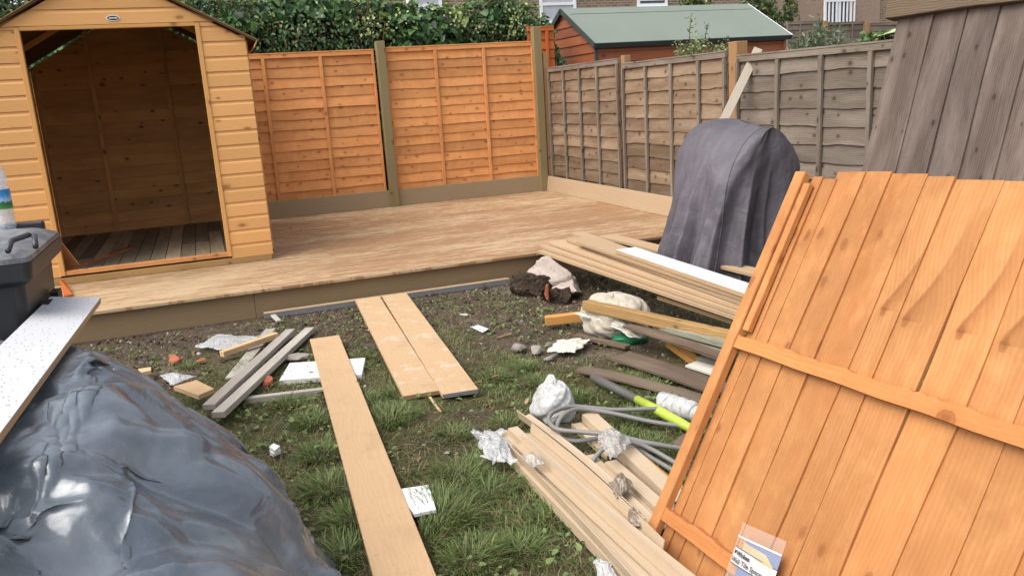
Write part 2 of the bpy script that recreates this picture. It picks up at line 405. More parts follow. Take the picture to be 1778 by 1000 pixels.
M['dirtlump'] = plain('earth_clod', (.055, .040, .028), 1, .1, var=.5, vs=40, bump=1, bs=50, bd=.02)
M['green'] = plain('green_plastic', (.01, .12, .05), .4)
M['lime'] = plain('lime_pole', (.38, .47, .06), .45, var=.2, vs=12)
M['darkgrey'] = plain('grey_grip', (.09, .085, .075), .6)
M['conduit'] = plain('grey_conduit', (.20, .19, .18), .5, var=.1)
M['black'] = plain('black', (.012, .012, .013), .5)
M['binbody'] = plain('bin_plastic', (.020, .022, .026), .42, .5, var=.3, vs=5, bump=.12, bs=160)
M['roofedge'] = plain('osb_edge', (.30, .17, .07), .8, var=.3, vs=40)
M['roofdark'] = plain('roof_board', (.10, .05, .02), .9, var=.3, vs=20)
M['felt'] = plain('green_felt', (.18, .207, .175), .9, .15, var=.12, vs=1.6, bump=.5, bs=250)
M['feltedge'] = plain('dark_felt_edge', (.05, .06, .055), .9, .15)
M['upvc'] = plain('white_upvc', (.78, .79, .80), .35, var=.03)
M['glass'] = plain('window_glass', (.05, .06, .07), .08, .6, var=.1, vs=2)
M['curtain'] = plain('net_curtain', (.42, .44, .47), .8, var=.25, vs=9)
M['pipe'] = plain('black_pipe', (.02, .02, .02), .5)
M['tape'] = plain('brown_wrap', (.22, .17, .125), .35, .5, var=.3, vs=30)
M['mush'] = plain('light_green_cloth', (.36, .46, .22), .7)

def film(name, col, alpha, rough=.25):
    q = NT(name); tc = q.n('TexCoord').outputs['Object']
    n = q.noise(tc, 30, 6, .75, .6)
    q.put(q.b.inputs['Base Color'], q.mix(n, col, tuple(c*.7 for c in col)))
    q.b.inputs['Roughness'].default_value = rough
    n2_ = q.noise(tc, 55, 5, .8, 2.0)
    q.put(q.b.inputs['Alpha'], q.math('ADD', q.math('MULTIPLY', q.ramp(n2_, [(.35, 0), (.65, 1)]), .5), alpha-.25, clamp=True))
    q.put(q.b.inputs['Normal'], q.bump(q.noise(tc, 30, 3, .5, 1), .5, .008))
    return q.m
M['film'] = film('clear_film', (.80, .80, .80), .38)
M['film2'] = film('dirty_film', (.62, .59, .55), .38)
M['filmbrown'] = film('brown_film', (.35, .30, .25), .85)
M['filmwhite'] = film('white_bag', (.66, .65, .64), .72)
M['petplastic'] = film('clear_bottle', (.75, .80, .84), .50, .1)

# speckled white back of composite board
q = NT('speckled_white'); uv = q.n('UVMap').outputs[0]
v1 = q.n('TexVoronoi', voronoi_dimensions='2D'); q.put(v1.inputs['Vector'], q.scale(uv, (26, 62, 1))); v1.inputs['Scale'].default_value = 1
hasd = q.math('GREATER_THAN', q.n('SeparateColor', i_0=v1.outputs['Color']).outputs[0], .55)
dn = q.noise(q.scale(uv, (120, 120, 1)), 1, 3)
dd = q.math('ADD', v1.outputs['Distance'], q.math('MULTIPLY', dn, .28))
sp = q.math('MULTIPLY', q.ramp(dd, [(.22, 1), (.30, 0)]), hasd)
dirt = q.noise(q.scale(uv, (4, 8, 1)), 1, 4)
col = q.mix(q.math('MULTIPLY', dirt, .3), (.56, .56, .57), (.44, .43, .42))
col = q.mix(q.math('MULTIPLY', sp, .85), col, (.12, .10, .08))
q.put(q.b.inputs['Base Color'], col); q.b.inputs['Roughness'].default_value = .55
M['speck'] = q.m

# bin lid: scuffed
q = NT('bin_lid_plastic'); tc = q.n('TexCoord').outputs['Object']
sn = q.noise(q.scale(tc, (7, 4, 4)), 1, 6, .7, .8)
q.put(q.b.inputs['Base Color'], q.mix(q.ramp(sn, [(.40, 0), (.72, 1)]), (.09, .093, .10), (.32, .32, .325)))
q.b.inputs['Roughness'].default_value = .38; q.put(q.b.inputs['Normal'], q.bump(q.noise(tc, 120, 3), .12, .003))
M['binlid'] = q.m

# tarp
q = NT('grey_polythene'); tc = q.n('TexCoord').outputs['Object']
dn = q.noise(tc, 3.2, 6, .62, .7)
c0 = q.mix(q.ramp(dn, [(.38, 0), (.72, 1)]), (.062, .080, .100), (.160, .185, .210))
dust = q.noise(tc, 38, 5, .75)
c0 = q.mix(q.math('MULTIPLY', q.ramp(dust, [(.56, 0), (.74, 1)]), .3), c0, (.24, .22, .19))
q.put(q.b.inputs['Base Color'], c0)
q.put(q.b.inputs['Roughness'], q.math('ADD', q.math('MULTIPLY', dn, .16), .15)); q.b.inputs['IOR'].default_value = 1.58; q.b.inputs['Specular IOR Level'].default_value = .75
wn = q.noise(tc, 3.5, 3, .6, 1.4)
def crease(sc, det, dist, wdt, mp=(1, 1, 1)):
    n_ = q.noise(q.scale(tc, mp), sc, det, .5, dist)
    return q.ramp(q.math('ABSOLUTE', q.math('SUBTRACT', n_, .5)), [(0, 1), (wdt, .35), (wdt*3.2, 0)])
msk = q.ramp(q.noise(tc, 2.4, 2), [(.40, .15), (.60, 1)])
n1 = q.bump(wn, .2, .03)
n2 = n1
n3 = q.bump(q.noise(tc, 30, 3, .5, 1.8), .18, .004, n2)
q.put(q.b.inputs['Normal'], n3); M['tarp'] = q.m

# bbq cover fabric: faded purple-grey
q = NT('faded_cover'); tc = q.n('TexCoord').outputs['Object']
sz = q.n('SeparateXYZ', i_0=tc)
fa = q.noise(tc, 2.3, 4, .6, .5)
c0 = q.mix(q.ramp(fa, [(.35, 0), (.7, 1)]), (.066, .058, .066), (.130, .114, .132))
c0 = q.mix(q.math('MULTIPLY', q.ramp(q.noise(tc, 60, 4, .7), [(.6, 0), (.72, 1)]), .12), c0, (.35, .34, .33))
q.put(q.b.inputs['Base Color'], c0); q.b.inputs['Roughness'].default_value = .55; q.b.inputs['Specular IOR Level'].default_value = .35
n1 = q.bump(q.noise(tc, 9, 4, .55, 1.0), .45, .02)
q.put(q.b.inputs['Normal'], q.bump(q.noise(tc, 700, 2), .1, .001, n1)); M['cover'] = q.m

# ------------------------------------------------------------------ ground
def dirtmask(x, y):
    """1 = bare earth, 0 = grass"""
    n = fbm(x*1.7+3, y*1.7, 5, 4)
    n2 = fbm(x*5, y*5, 9, 3)
    edge = 4.55+.35*np.sin(x*2.1+1)+(n-.5)*1.6+np.where(x > 1.3, -.35*(x-1.3), 0)
    m = np.clip((y-edge)/.45+.5, 0, 1)
    bare = np.clip((n2*.6+n*.4-.56)/.07, 0, 1)*.75
    # worn strip between the long board and the trims
    worn = np.clip(1-np.abs(x-(.95+.06*y))/.35, 0, 1)*np.clip((n2-.45)/.15, 0, 1)*.6
    return np.clip(np.maximum(m, np.maximum(bare, worn)), 0, 1)
def gz(x, y):
    x = np.asarray(x, float); y = np.asarray(y, float)
    near = np.clip((5.75-y)/.5, 0, 1)*np.clip((y+1)/.5, 0, 1)*np.clip((4.2-x)/.4, 0, 1)*np.clip((x+3)/.5, 0, 1)
    return (fbm(x*1.3, y*1.3, 21, 4)-.5)*.05*near+(fbm(x*9, y*9, 31, 3)-.5)*.022*near*(.35+.65*dirtmask(x, y))-.004*(1-near)
def axis(a, b, step, far):
    core = np.arange(a, b, step); out = [core]
    s = step; lo = a; hi = b; L = []; R = []
    while hi < far: s *= 1.35; hi += s; lo -= s; R.append(hi); L.append(lo)
    return np.concatenate([np.array(L[::-1]), core, np.array([b]), np.array(R)])
gx = axis(-1.4, 3.6, .022, 120); gy = axis(1.2, 6.0, .022, 120)
X, Y = np.meshgrid(gx, gy, indexing='ij'); Z = gz(X, Y)
V = np.stack([X, Y, Z], -1).reshape(-1, 3); n, m = X.shape
idx = np.arange(n*m).reshape(n, m)
F = np.stack([idx[:-1, :-1], idx[1:, :-1], idx[1:, 1:], idx[:-1, 1:]], -1).reshape(-1, 4)
q = NT('earth_and_turf'); tc = q.n('TexCoord').outputs['Object']
dm = q.n('Attribute', attribute_name='dirt').outputs['Fac']
e1 = q.noise(tc, 7, 6, .7); e2 = q.noise(tc, 60, 5, .75); e3 = q.noise(tc, 1.4, 3)
earth = q.mix(q.ramp(e1, [(.35, 0), (.65, 1)]), (.050, .036, .026), (.110, .080, .055))
earth = q.mix(q.ramp(e2, [(.5, 0), (.72, 1)]), earth, (.20, .155, .11))
sand = q.ramp(q.noise(tc, 1.9, 5, .7), [(.55, 0), (.64, 1)])
earth = q.mix(q.math('MULTIPLY', sand, .5), earth, (.24, .20, .16))
turf = q.mix(q.ramp(e2, [(.35, 0), (.65, 1)]), (.035, .045, .014), (.11, .095, .045))
turf = q.mix(q.math('MULTIPLY', q.ramp(e1, [(.5, 0), (.7, 1)]), .6), turf, (.17, .13, .07))
q.put(q.b.inputs['Base Color'], q.mix(dm, turf, earth)); q.b.inputs['Roughness'].default_value = .95; q.b.inputs['Specular IOR Level'].default_value = .15
q.put(q.b.inputs['Normal'], q.bump(q.math('ADD', q.noise(tc, 90, 6, .75), q.math('MULTIPLY', e1, .6)), 1, .012))
M['ground'] = q.m
g = np_mesh('ground', V, F, M['ground'], {'dirt': ('POINT', 'FLOAT', dirtmask(V[:, 0], V[:, 1]))}, smooth=True)
g['kind'] = 'structure'
def gzf(p): return float(gz(p[0], p[1]))

# ------------------------------------------------------------------ deck
DZ = .20; DY0, DY1 = 5.88, 9.735; DX0, DX1 = -2.3, 4.07
deck = thing('decking', 'raised tan composite decking platform in the corner between the fences', 'decking', (.9, 7.8, 0))
mb = MB(); y = DY0-.02; k = 0
while y < DY1-.01:
    wdt = min(.145, DY1-y-.002)
    cuts = [DX0, DX1] if k == 0 else sorted([DX0, DX1]+[random.uniform(-1.0, 3.4) if k % 2 else random.uniform(.5, 2.6)])
    tnk = random.random(); uok = random.uniform(0, 30)
    if k == 0: cuts = [DX0, .27, 2.33, DX1]
    for a, b in zip(cuts[:-1], cuts[1:]):
        mb.box((a, y, DZ-.022), EX, EY, EZ, b-a-.0025, wdt-.010, .022, tone=tnk+random.uniform(-.1, .1), uo=uok+a)
    # box winding: width=Y, thickness=Z
    y += .145; k += 1
mb.build('deck_surface', M['deck'], deck, bevel=.0015)
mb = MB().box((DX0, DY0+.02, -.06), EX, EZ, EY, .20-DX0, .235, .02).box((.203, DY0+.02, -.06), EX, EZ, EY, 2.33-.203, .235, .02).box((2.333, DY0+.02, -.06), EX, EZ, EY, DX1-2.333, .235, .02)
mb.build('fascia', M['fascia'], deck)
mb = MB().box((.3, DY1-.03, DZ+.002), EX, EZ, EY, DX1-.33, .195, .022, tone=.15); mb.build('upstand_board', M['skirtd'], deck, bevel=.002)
mb = MB().box((DX1-.03, 6.15, DZ+.002), EY, nrm((.13, 0, 1)), EX, DY1-6.19, .185, .022, tone=.9); mb.build('upstand_board', M['skirt'], deck, bevel=.002)
mb = MB()
for x in np.arange(DX0+.3, DX1, .6): mb.box((x, DY0+.06, 0), EY, EX, EZ, DY1-DY0-.2, .05, .17)
mb.build('joist', M['post'], deck)

# ------------------------------------------------------------------ lap fences
def lap_panel(name, label, group, P, l, nv, L, z0, z1, step, bat, mat, matr, stile=True, slope=0, waney=.005, railw=.045):
    """P start point xy, l unit along, nv unit towards viewer; bat: distances of battens along l"""
    l = nrm(l); nv = nrm(nv); P = np.array([P[0], P[1], 0.]); base = P+l*L/2
    r = thing(name, label, 'fence panel', (base[0], base[1], z0), group)
    mb = MB(); n = int(round((z1-z0-.03)/step)); st = (z1-z0-.03)/n
    ph = random.random()*100
    for i in range(n):
        zb = z0+i*st
        off = [random.uniform(-1, 1) for _ in range(40)]
        def wp(a, i=i, off=off):
            e = (vnoise(a*5+ph, i*3.3, 3)-.5)*2*waney+(vnoise(a*17+ph, i*3.3, 4)-.5)*waney
            return (e*1.0, (vnoise(a*3+ph, i*2.1, 7)-.5)*.006, -e)
        tilt = nrm(EZ-nv*.10)
        mb.box(P+EZ*zb+nv*.012, l, tilt, nv, L, st+.022, .007, segs=max(8, int(L*12)), warp=wp)
    mb.build('slat_panel', mat, r)
    mb = MB().box(P+EZ*(z1-.045)+nv*.002, l, EZ, nv, L, railw, .034, segs=6, warp=lambda a: (slope*a, 0, 0), tone=.7)
    mb.build('top_rail', matr, r, bevel=.002)
    mb = MB().box(P+EZ*(z1+.001)-nv*.03, l, nv, EZ, L, .07, .012, segs=6, warp=lambda a: (0, slope*a, 0), tone=.85); mb.build('capping', matr, r)
    for d in bat:
        lean = (random.random()-.5)*.01
        MB().box(P+l*(d-.018)+EZ*z0+nv*.020, nrm(EZ+l*lean), l, nv, z1-z0-.048+slope*d, .036, .024, segs=4, warp=lambda a: (0, 0, 0), tone=random.random()*.5+.4).build('batten', matr, r, bevel=.002)
    if stile:
        for d in (.002, L-.028):
            MB().box(P+l*d+EZ*z0+nv*.020, EZ, l, nv, z1-z0-.048+slope*d, .026, .028, tone=.6).build('stile', matr, r, bevel=.002)
    return r
def post(x, y, z1, s, mat, label, group, z0=-.05, lean=0):
    mb = MB(); mb.box((x-s/2, y-s/2, z0), EZ+EX*lean, EX, EY, z1-z0, s, s, segs=6, warp=lambda a: ((vnoise(a*2, x*9, 3)-.5)*.008, 0, 0))
    o = mb.build('fence_post', mat, None, bevel=.004, origin=(x, y, 0)); return tag(o, label, 'fence post', group)

bx = .55
GB = 'orange lap panels of the back fence'
lap_panel('lap_fence_panel', 'orange lap fence panel beside the shed, with dark leafy knots and a redder stain', GB, (.20, 9.76), EX, -EY, 1.80, .14, 2.012, .112,
          [.754-.20, 1.38-.20], M['fence'], M['fence'])
lap_panel('lap_fence_panel', 'paler orange lap fence panel with split boards, in the corner of the back fence', GB, (2.125, 9.76), EX, -EY, 1.855, .14, 2.025, .110,
          [2.722-2.125, 3.329-2.125], M['fence'], M['fence'], slope=.004)
post(2.075, 9.70, 2.105, .10, M['post'], 'greenish wooden fence post between the two orange back panels', 'green treated posts of the back fence')
post(4.02, 9.70, 2.20, .10, M['post'], 'tall greenish wooden fence post in the far corner of the deck', 'green treated posts of the back fence')
lap_panel('lap_fence_panel', 'narrow strip of red-stained lap fence behind the tall corner post', None, (4.03, 10.02), EX, -EY, .36, -.05, 2.22, .115, [.25], M['redfence'], M['redfence'], stile=False)
GR = 'weathered lap panels of the right fence'
# right fence: l runs from the corner towards the viewer (-Y)
lap_panel('lap_fence_panel', 'short weathered lap fence panel nearest the back corner', GR, (4.15, 9.62), -EY, -EX, 1.83, .14, 1.70, .128,
          [9.62-9.176, 9.62-8.727, 9.62-8.279], M['old2'], M['old'], waney=.008)
lap_panel('lap_fence_panel', 'weathered brown lap fence panel behind the left side of the grey cover', GR, (4.15, 7.70), -EY, -EX, 1.79, .10, 1.645, .128,
          [7.70-7.225, 7.70-6.763, 7.70-6.31], M['old2'], M['old'], waney=.009)
lap_panel('lap_fence_panel', 'greyest weathered lap fence panel, between the grey cover and the dark leaning panel', GR, (4.15, 5.76), -EY, -EX, 1.83, .04, 1.60, .128,
          [5.76-5.256, 5.76-4.779, 5.76-4.314], M['old'], M['old'], waney=.010, slope=-.008)
GP = 'brown posts of the right fence'
post(4.12, 9.70, 1.895, .07, M['postb'], 'slim brown post in the back corner of the right fence', GP)
post(4.19, 7.745, 1.735, .075, M['postb'], 'brown post between the two farther weathered fence panels', GP)
post(4.19, 5.84, 1.72, .11, M['postb'], 'thick brown post behind the leaning grey batten', GP)

# ------------------------------------------------------------------ shed
SX0, SX1, SY0, SY1 = -1.48, .44, 7.04, 9.5; SC = (SX0+SX1)/2
EVZ, APZ = 1.965, 2.50
shed = thing('garden_shed', 'new honey-coloured wooden shed with an open doorway, standing on the deck', 'shed', (SC, 8.2, DZ))
def roofz(x): return APZ-(APZ-EVZ)*abs(x-SC)/(SX1-SC)
mb = MB()
def clad(mb, z0, z1, xa, xb, Y, step=.114, d=-1):
    """shiplap boards on plane y=Y between xa,xb clipped to the gable"""
    z = z0
    while z < z1-.002:
        zt = min(z+step, z1)
        a, b = xa, xb
        def cl(zz, x, side):
            if zz <= EVZ: return x
            xr = SC+side*(SX1-SC)*(APZ-zz)/(APZ-EVZ)
            return min(x, xr) if side > 0 else max(x, xr)
        tn = random.random(); uo = random.uniform(0, 30); vo = random.uniform(0, 30)
        prof = [(z, 0.016), (z+.082, .016), (z+.096, .009), (zt-.001, .007)]
        pts = [(zz, dd) for zz, dd in prof if zz < z1]
        if zt-z < .1: pts = [(z, .016), (zt, .010)]
        for (za, da), (zb, db) in zip(pts[:-1], pts[1:]):
            la, ra = cl(za, a, -1), cl(za, b, 1); lb, rb = cl(zb, a, -1), cl(zb, b, 1)
            if ra-la < .01: continue
            if rb < lb: lb = rb = (lb+rb)/2
            mb.poly([(la, Y+d*da, za), (ra, Y+d*da, za), (rb, Y+d*db, zb), (lb, Y+d*db, zb)][::1 if d < 0 else -1],
                    [(uo+la, vo+za-z), (uo+ra, vo+za-z), (uo+rb, vo+zb-z), (uo+lb, vo+zb-z)][::1 if d < 0 else -1], tn)
        la, ra = cl(z, a, -1), cl(z, b, 1)
        if ra-la > .01:
            mb.poly([(la, Y, z), (ra, Y, z), (ra, Y+d*.016, z), (la, Y+d*.016, z)], [(uo, vo)]*4, tn)
        z = zt
OX0, OX1, OZ1 = -1.145, .115, 2.105
mb = MB()
clad(mb, .262, 2.104, SX0, OX0-.0, SY0); clad(mb, .25, 2.104, OX1, SX1, SY0); clad(mb, 2.108, APZ-.02, SX0, SX1, SY0, step=.112)
# thin backing
for (a, b, z0, z1) in ((SX0, OX0, .25, 2.0), (OX1, SX1, .25, 2.0)):
    mb.box((a, SY0, z0), EX, EZ, EY, b-a, z1-z0, .012)
mb.poly([(SX0+.20, SY0+.012, 2.105), (SC, SY0+.012, APZ-.03), (SX1-.20, SY0+.012, 2.105)][::-1], None)
mb.build('front_wall', M['shed'], shed)
# frame of the opening
mb = MB().box((OX0, SY0-.024, .268), EZ, EX, EY, 2.10-.268, .034, .05).box((OX1-.034, SY0-.024, .268), EZ, EX, EY, 2.10-.268, .034, .05)
mb.box((OX0+.034, SY0-.020, 2.078), EX, EZ, EY, OX1-OX0-.068, .026, .05)
mb.build('door_frame', M['shed_trim'], shed, bevel=.002)
MB().box((OX0+.034, SY0-.016, .268), EX, EZ, EY, OX1-OX0-.068, .034, .05, tone=.2).build('threshold', M['fence'], shed, bevel=.002)
# side walls: inner face boards + outer cladding
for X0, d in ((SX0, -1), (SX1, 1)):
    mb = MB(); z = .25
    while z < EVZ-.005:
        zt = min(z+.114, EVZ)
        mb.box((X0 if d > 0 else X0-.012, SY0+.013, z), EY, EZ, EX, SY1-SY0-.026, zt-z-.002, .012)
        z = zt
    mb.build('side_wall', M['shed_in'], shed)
# back wall with gaps under the roof
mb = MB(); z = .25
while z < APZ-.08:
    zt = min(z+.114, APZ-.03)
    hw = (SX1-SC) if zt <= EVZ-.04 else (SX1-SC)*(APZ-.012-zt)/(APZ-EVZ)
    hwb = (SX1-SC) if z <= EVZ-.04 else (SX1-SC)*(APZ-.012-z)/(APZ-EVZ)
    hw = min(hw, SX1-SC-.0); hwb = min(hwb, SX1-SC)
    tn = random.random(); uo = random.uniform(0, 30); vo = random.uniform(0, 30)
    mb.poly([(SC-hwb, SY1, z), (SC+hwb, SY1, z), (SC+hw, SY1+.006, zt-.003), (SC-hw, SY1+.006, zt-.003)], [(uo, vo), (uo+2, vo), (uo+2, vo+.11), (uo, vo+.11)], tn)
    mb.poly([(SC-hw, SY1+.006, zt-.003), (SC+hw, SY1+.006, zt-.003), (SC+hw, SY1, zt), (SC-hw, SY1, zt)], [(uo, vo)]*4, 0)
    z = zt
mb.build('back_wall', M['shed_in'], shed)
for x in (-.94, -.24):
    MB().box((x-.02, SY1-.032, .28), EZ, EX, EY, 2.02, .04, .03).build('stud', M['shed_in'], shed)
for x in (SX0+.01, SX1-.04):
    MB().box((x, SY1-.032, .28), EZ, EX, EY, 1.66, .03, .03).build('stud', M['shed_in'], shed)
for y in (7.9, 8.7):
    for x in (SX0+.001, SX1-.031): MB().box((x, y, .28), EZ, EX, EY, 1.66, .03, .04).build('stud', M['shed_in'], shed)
MB().box((SX0+.031, SY1-.032, 1.30), EX, EZ, EY, SX1-SX0-.062, .012, .012).build('rail', M['shed_trim'], shed)
# floor and bearers
mb = MB(); x = SX0+.02; k = 0
while x < SX1-.03:
    wd = min(.118, SX1-.01-x)
    cuts = [SY0+.03, 7.04+random.uniform(.5, 1.6), SY1-.04]
    for a, b in zip(cuts[:-1], cuts[1:]):
        mb.box((x, a+.002, .262), EY, EX, EZ, b-a-.004, wd-.006, .016)
    x += .118; k += 1
mb.build('floor', M['shedfloor'], shed)
mb = MB().box((SX0+.02, SY0-.02, DZ+.001), EX, EZ, EY, SX1-SX0-.03, .052, .055, tone=.9); mb.build('bearer', M['yellow'], shed, bevel=.002)
mb = MB().box((SX0+.02, SY1-.1, DZ+.001), EX, EZ, EY, SX1-SX0-.03, .052, .055); mb.build('bearer', M['yellow'], shed, bevel=.002)
# roof
for sd_ in (-1, 1):
    ex = (SX1-SC)+.075; sl = nrm((sd_*(SX1-SC), 0, -(APZ-EVZ))); ln = ex/abs(sl[0]); nn = nrm((sd_*(APZ-EVZ), 0, (SX1-SC)))
    o0 = np.array([SC, SY0-.055, APZ+.022])
    MB().box(o0, sl, EY, nn, ln, SY1-SY0+.12, .012).build('roof', M['roofdark'], shed)
    MB().box(o0+nn*.013-EY*.004, sl, EY, nn, ln+.012, SY1-SY0+.128, .005).build('roof_felt', M['roofedge'], shed)
    MB().box(o0+sl*(ln+.001)+nn*(-.050), nn, EY, sl, .06, SY1-SY0+.12, .008).build('eave_board', M['shed_trim'], shed)
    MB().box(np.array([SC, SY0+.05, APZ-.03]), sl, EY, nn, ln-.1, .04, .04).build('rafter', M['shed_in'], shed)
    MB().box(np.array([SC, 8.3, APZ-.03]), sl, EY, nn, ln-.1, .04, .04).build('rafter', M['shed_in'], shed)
# badge
b0 = aty(196, 32, SY0-.017)
mb = MB(); mb.poly([(b0[0]+.046*math.cos(t), SY0-.020, b0[2]+.021*math.sin(t)) for t in np.linspace(0, 2*math.pi, 25)[:-1]])
mb.build('badge', M['upvc'], shed, solid=.003)
mb = MB(); mb.poly([(b0[0]+.040*math.cos(t), SY0-.0235, b0[2]+.0155*math.sin(t)) for t in np.linspace(0, 2*math.pi, 25)[:-1]])
for i in range(7):
    x = b0[0]-.028+i*.0088; mb.box((x, SY0-.025, b0[2]-.005), EX, EZ, EY, .0062, .0085+.002*(i % 2), .001, mi=1)
mb.build('badge_face', [M['black'], M['upvc']], shed)

# scraps by the shed
def plank(name, A, B, W, T, mat, label=None, cat=None, group=None, up=(0, 0, 1), segs=1, warp=None, bevel=.0015, endmat=None, parent=None, side=0, **kw):
    """board whose top face centre line runs A->B"""
    A = np.array(A, float); B = np.array(B, float); l = nrm(B-A); wd = nrm(np.cross(up, l)); n = np.cross(l, wd)
    mb = MB(); mats = [mat] if endmat is None else [mat, endmat]
    mb.box(A-wd*W/2-n*T, l, wd, n, np.linalg.norm(B-A), W, T, segs=segs, warp=warp, endmi=None if endmat is None else 1, **kw)
    o = mb.build(name, mats, parent, bevel=bevel, origin=None if parent is not None else tuple((A+B)/2))
    if label: tag(o, label, cat, group)
    return o
plank('wooden_strip', at(112, 468, .29), at(229, 430, .285), .022, .014, M['redfence'], 'thin orange strip of wood lying across the shed doorway', 'offcut')
mb = MB(); p = [aty(105, 418, 7.16), aty(136, 462, 7.16), aty(108, 474, 7.16)]
p = [np.array([a[0], a[1]+.06*i, max(a[2], .285)]) for i, a in enumerate(p)]
mb.poly(p, [(0, 0), (.2, .02), (.2, .1)], .4)
tag(mb.build('wooden_offcut', M['fence'], None, solid=.012, origin=tuple(p[2])), 'pointed orange offcut propped inside the shed doorway', 'offcut')
mb = MB(); p = [at(104, 486, .26), at(111, 514, .212), at(126, 512, .212), at(112, 488, .24)]
mb.poly(p, [(0, 0), (.1, .02), (.1, .1), (0, .1)], .2)
tag(mb.build('wooden_offcut', M['redfence'], None, solid=.010, origin=tuple(p[1])), 'small orange offcut leaning on the deck beside the wheelie bin', 'offcut')

# ------------------------------------------------------------------ leaning dark panel (right)
u = nrm((.26, 0, .966)); nv = nrm((-.966, 0, .26)); l = -EY
Q = np.array([4.06, 4.06, 1.64])
P = Q-u*(Q[2]-.02)/u[2]
dp = thing('leaning_fence_panel', 'dark weathered featheredge panel leaning on the right fence behind the orange one', 'fence panel', tuple(P+l*.9))
mb = MB(); edges = [0, .275, .50, .71, .93, 1.15, 1.37, 1.6, 1.83]
for i, (a, b) in enumerate(zip(edges[:-1], edges[1:])):
    a0 = a-(.022 if i else 0)
    mb.box(P+l*a0+u*0+nv*(.004), u, l, nv, 1.76, b-a0, .006, segs=14, taper=.020, warp=lambda t, i=i: ((vnoise(t*2, i, 5)-.5)*.008, (vnoise(t*3, i, 6)-.5)*.006, 0))
mb.build('board', M['dark'], dp)
MB().box(P+u*1.745+nv*(-.02)-l*.06, l, u, nv, 1.92, .12, .085, segs=12, warp=lambda t: ((vnoise(t*6, 1, 5)-.5)*.012, 0, 0), tone=.6).build('top_rail', M['oldrail'], dp, bevel=.004)
MB().box(P+u*.4-nv*.045, l, u, nv, 1.83, .07, .04).build('back_rail', M['oldrail'], dp)
MB().box(P+u*1.3-nv*.045, l, u, nv, 1.83, .07, .04).build('back_rail', M['oldrail'], dp)

# ------------------------------------------------------------------ leaning orange panel (foreground right)
P0 = at(1125, 940, 0.0); b = nrm((.024, -.999, .04)); u = np.array([.493, .047, .869]); u = nrm(u-b*(u@b)); nv = np.cross(b, u); nv = nv if nv[0] < 0 else -nv
op = thing('leaning_fence_panel', 'large orange featheredge fence panel leaning towards the right in the foreground', 'fence panel', tuple(P0+b*.8))
mb = MB(); ed = [0.055, .092, .15, .25, .352, .473, .562, .700, .82, .94, 1.06, 1.18, 1.30, 1.42, 1.54, 1.66, 1.78]
tops = [1.268, 1.262, 1.287, 1.29, 1.286, 1.280, 1.275, 1.274, 1.262, 1.27, 1.26, 1.27, 1.262, 1.27, 1.265, 1.27]
for i, (a, c) in enumerate(zip(ed[:-1], ed[1:])):
    a0 = a-.012
    def wp(t, i=i): return ((vnoise(t*2.5, i*7, 15)-.5)*.010+(.010*math.sin(t*2.2) if i > 6 else 0), (vnoise(t*3, i, 16)-.5)*.005, 0)
    kn_ = 5 <= i <= 9
    mb.box(P0+b*a0+u*.004-nv*.012, u, b, nv, tops[i]-.004, c-a0, .005, segs=16, taper=.011, warp=wp, mi=1 if kn_ else 0,
           uo=(random.uniform(-.02, .02) if kn_ else (2.63+random.uniform(-.03, .03) if i < 3 else random.uniform(0, 9))), vo=(1.0+random.uniform(-.012, .012) if kn_ or i < 3 else random.uniform(0, 9)))
mb.build('board', [M['fence2'], M['fence2k']], op)
MB().box(P0-u*.005, u, b, nv, 1.275, .045, .030, segs=10, warp=lambda t: ((vnoise(t*4, 2, 9)-.5)*.006, 0, 0), tone=.75, uo=3.3, vo=.3).build('stile', M['fence2'], op, bevel=.003)
MB().box(P0+u*.735+b*.046, u, b, nv, .50, .028, .022, tone=.9).build('stile', M['fence2'], op, bevel=.003)
for v_, L in ((.702, 1.77), (.118, 1.77)):
    MB().box(P0+u*(v_-.026)+b*.046+nv*.0, b, u, nv, L, .043, .026, segs=90, warp=lambda t: ((vnoise(t*7, 3, 9)-.5)*.005-.02*t*(1-t)*.6, (vnoise(t*40, 8, 9)-.5)*.004, (vnoise(t*45, 5, 9)-.5)*.010), tone=.75).build('rail', M['railwood'], op)

# bag of tile spacers taped on the panel
def onp(px, py, off=.0):
    d = ray(px, py); t = ((P0+nv*off-np.array([0, 0, CAMH]))@nv)/(d@nv); return d*t+np.array([0, 0, CAMH])
bagc = onp(1325, 960, .012)
bag = thing('packet', 'small clear packet of wall tile spacers on the orange panel at the bottom edge', 'packet', tuple(bagc))
TL, TR = onp(1296, 908, .022), onp(1370, 941, .022)
ax = nrm(TR-TL); bw = np.linalg.norm(TR-TL); ay = np.cross(nv, ax); ay = nrm(ay if ay[2] < 0 else -ay)
bh = bw*1.75
def bp(s, t, off): return TL+ax*(s*bw)+ay*(t*bh)+nv*off
def bquad(name, s0, t0, s1, t1, off, mat, bend=0, n=10):
    Pg = np.array([[bp(s, t+bend*(s-.0)*0, off+.004*math.sin(s*5+t*3)+.006*math.sin(s*math.pi)) for s in np.linspace(s0, s1, n)] for t in np.linspace(t0, t1, n)])
    return MB().grid(Pg).build(name, mat, bag, smooth=True)
def fl(name, c, rough=.4): 
    q = NT(name); q.b.inputs['Base Color'].default_value = (*c, 1); q.b.inputs['Roughness'].default_value = rough; return q.m
M['blue'] = fl('print_blue', (.07, .14, .30)); M['cream'] = fl('print_cream', (.42, .33, .16)); M['plabel'] = fl('print_white', (.55, .55, .54)); M['ink'] = fl('print_ink', (.02, .02, .02)); M['zip'] = fl('zip_white', (.75, .68, .64))
q = NT('packet_film'); q.b.inputs['Base Color'].default_value = (.75, .68, .64, 1); q.b.inputs['Roughness'].default_value = .2; q.b.inputs['Alpha'].default_value = .20; M['pfilm'] = q.m
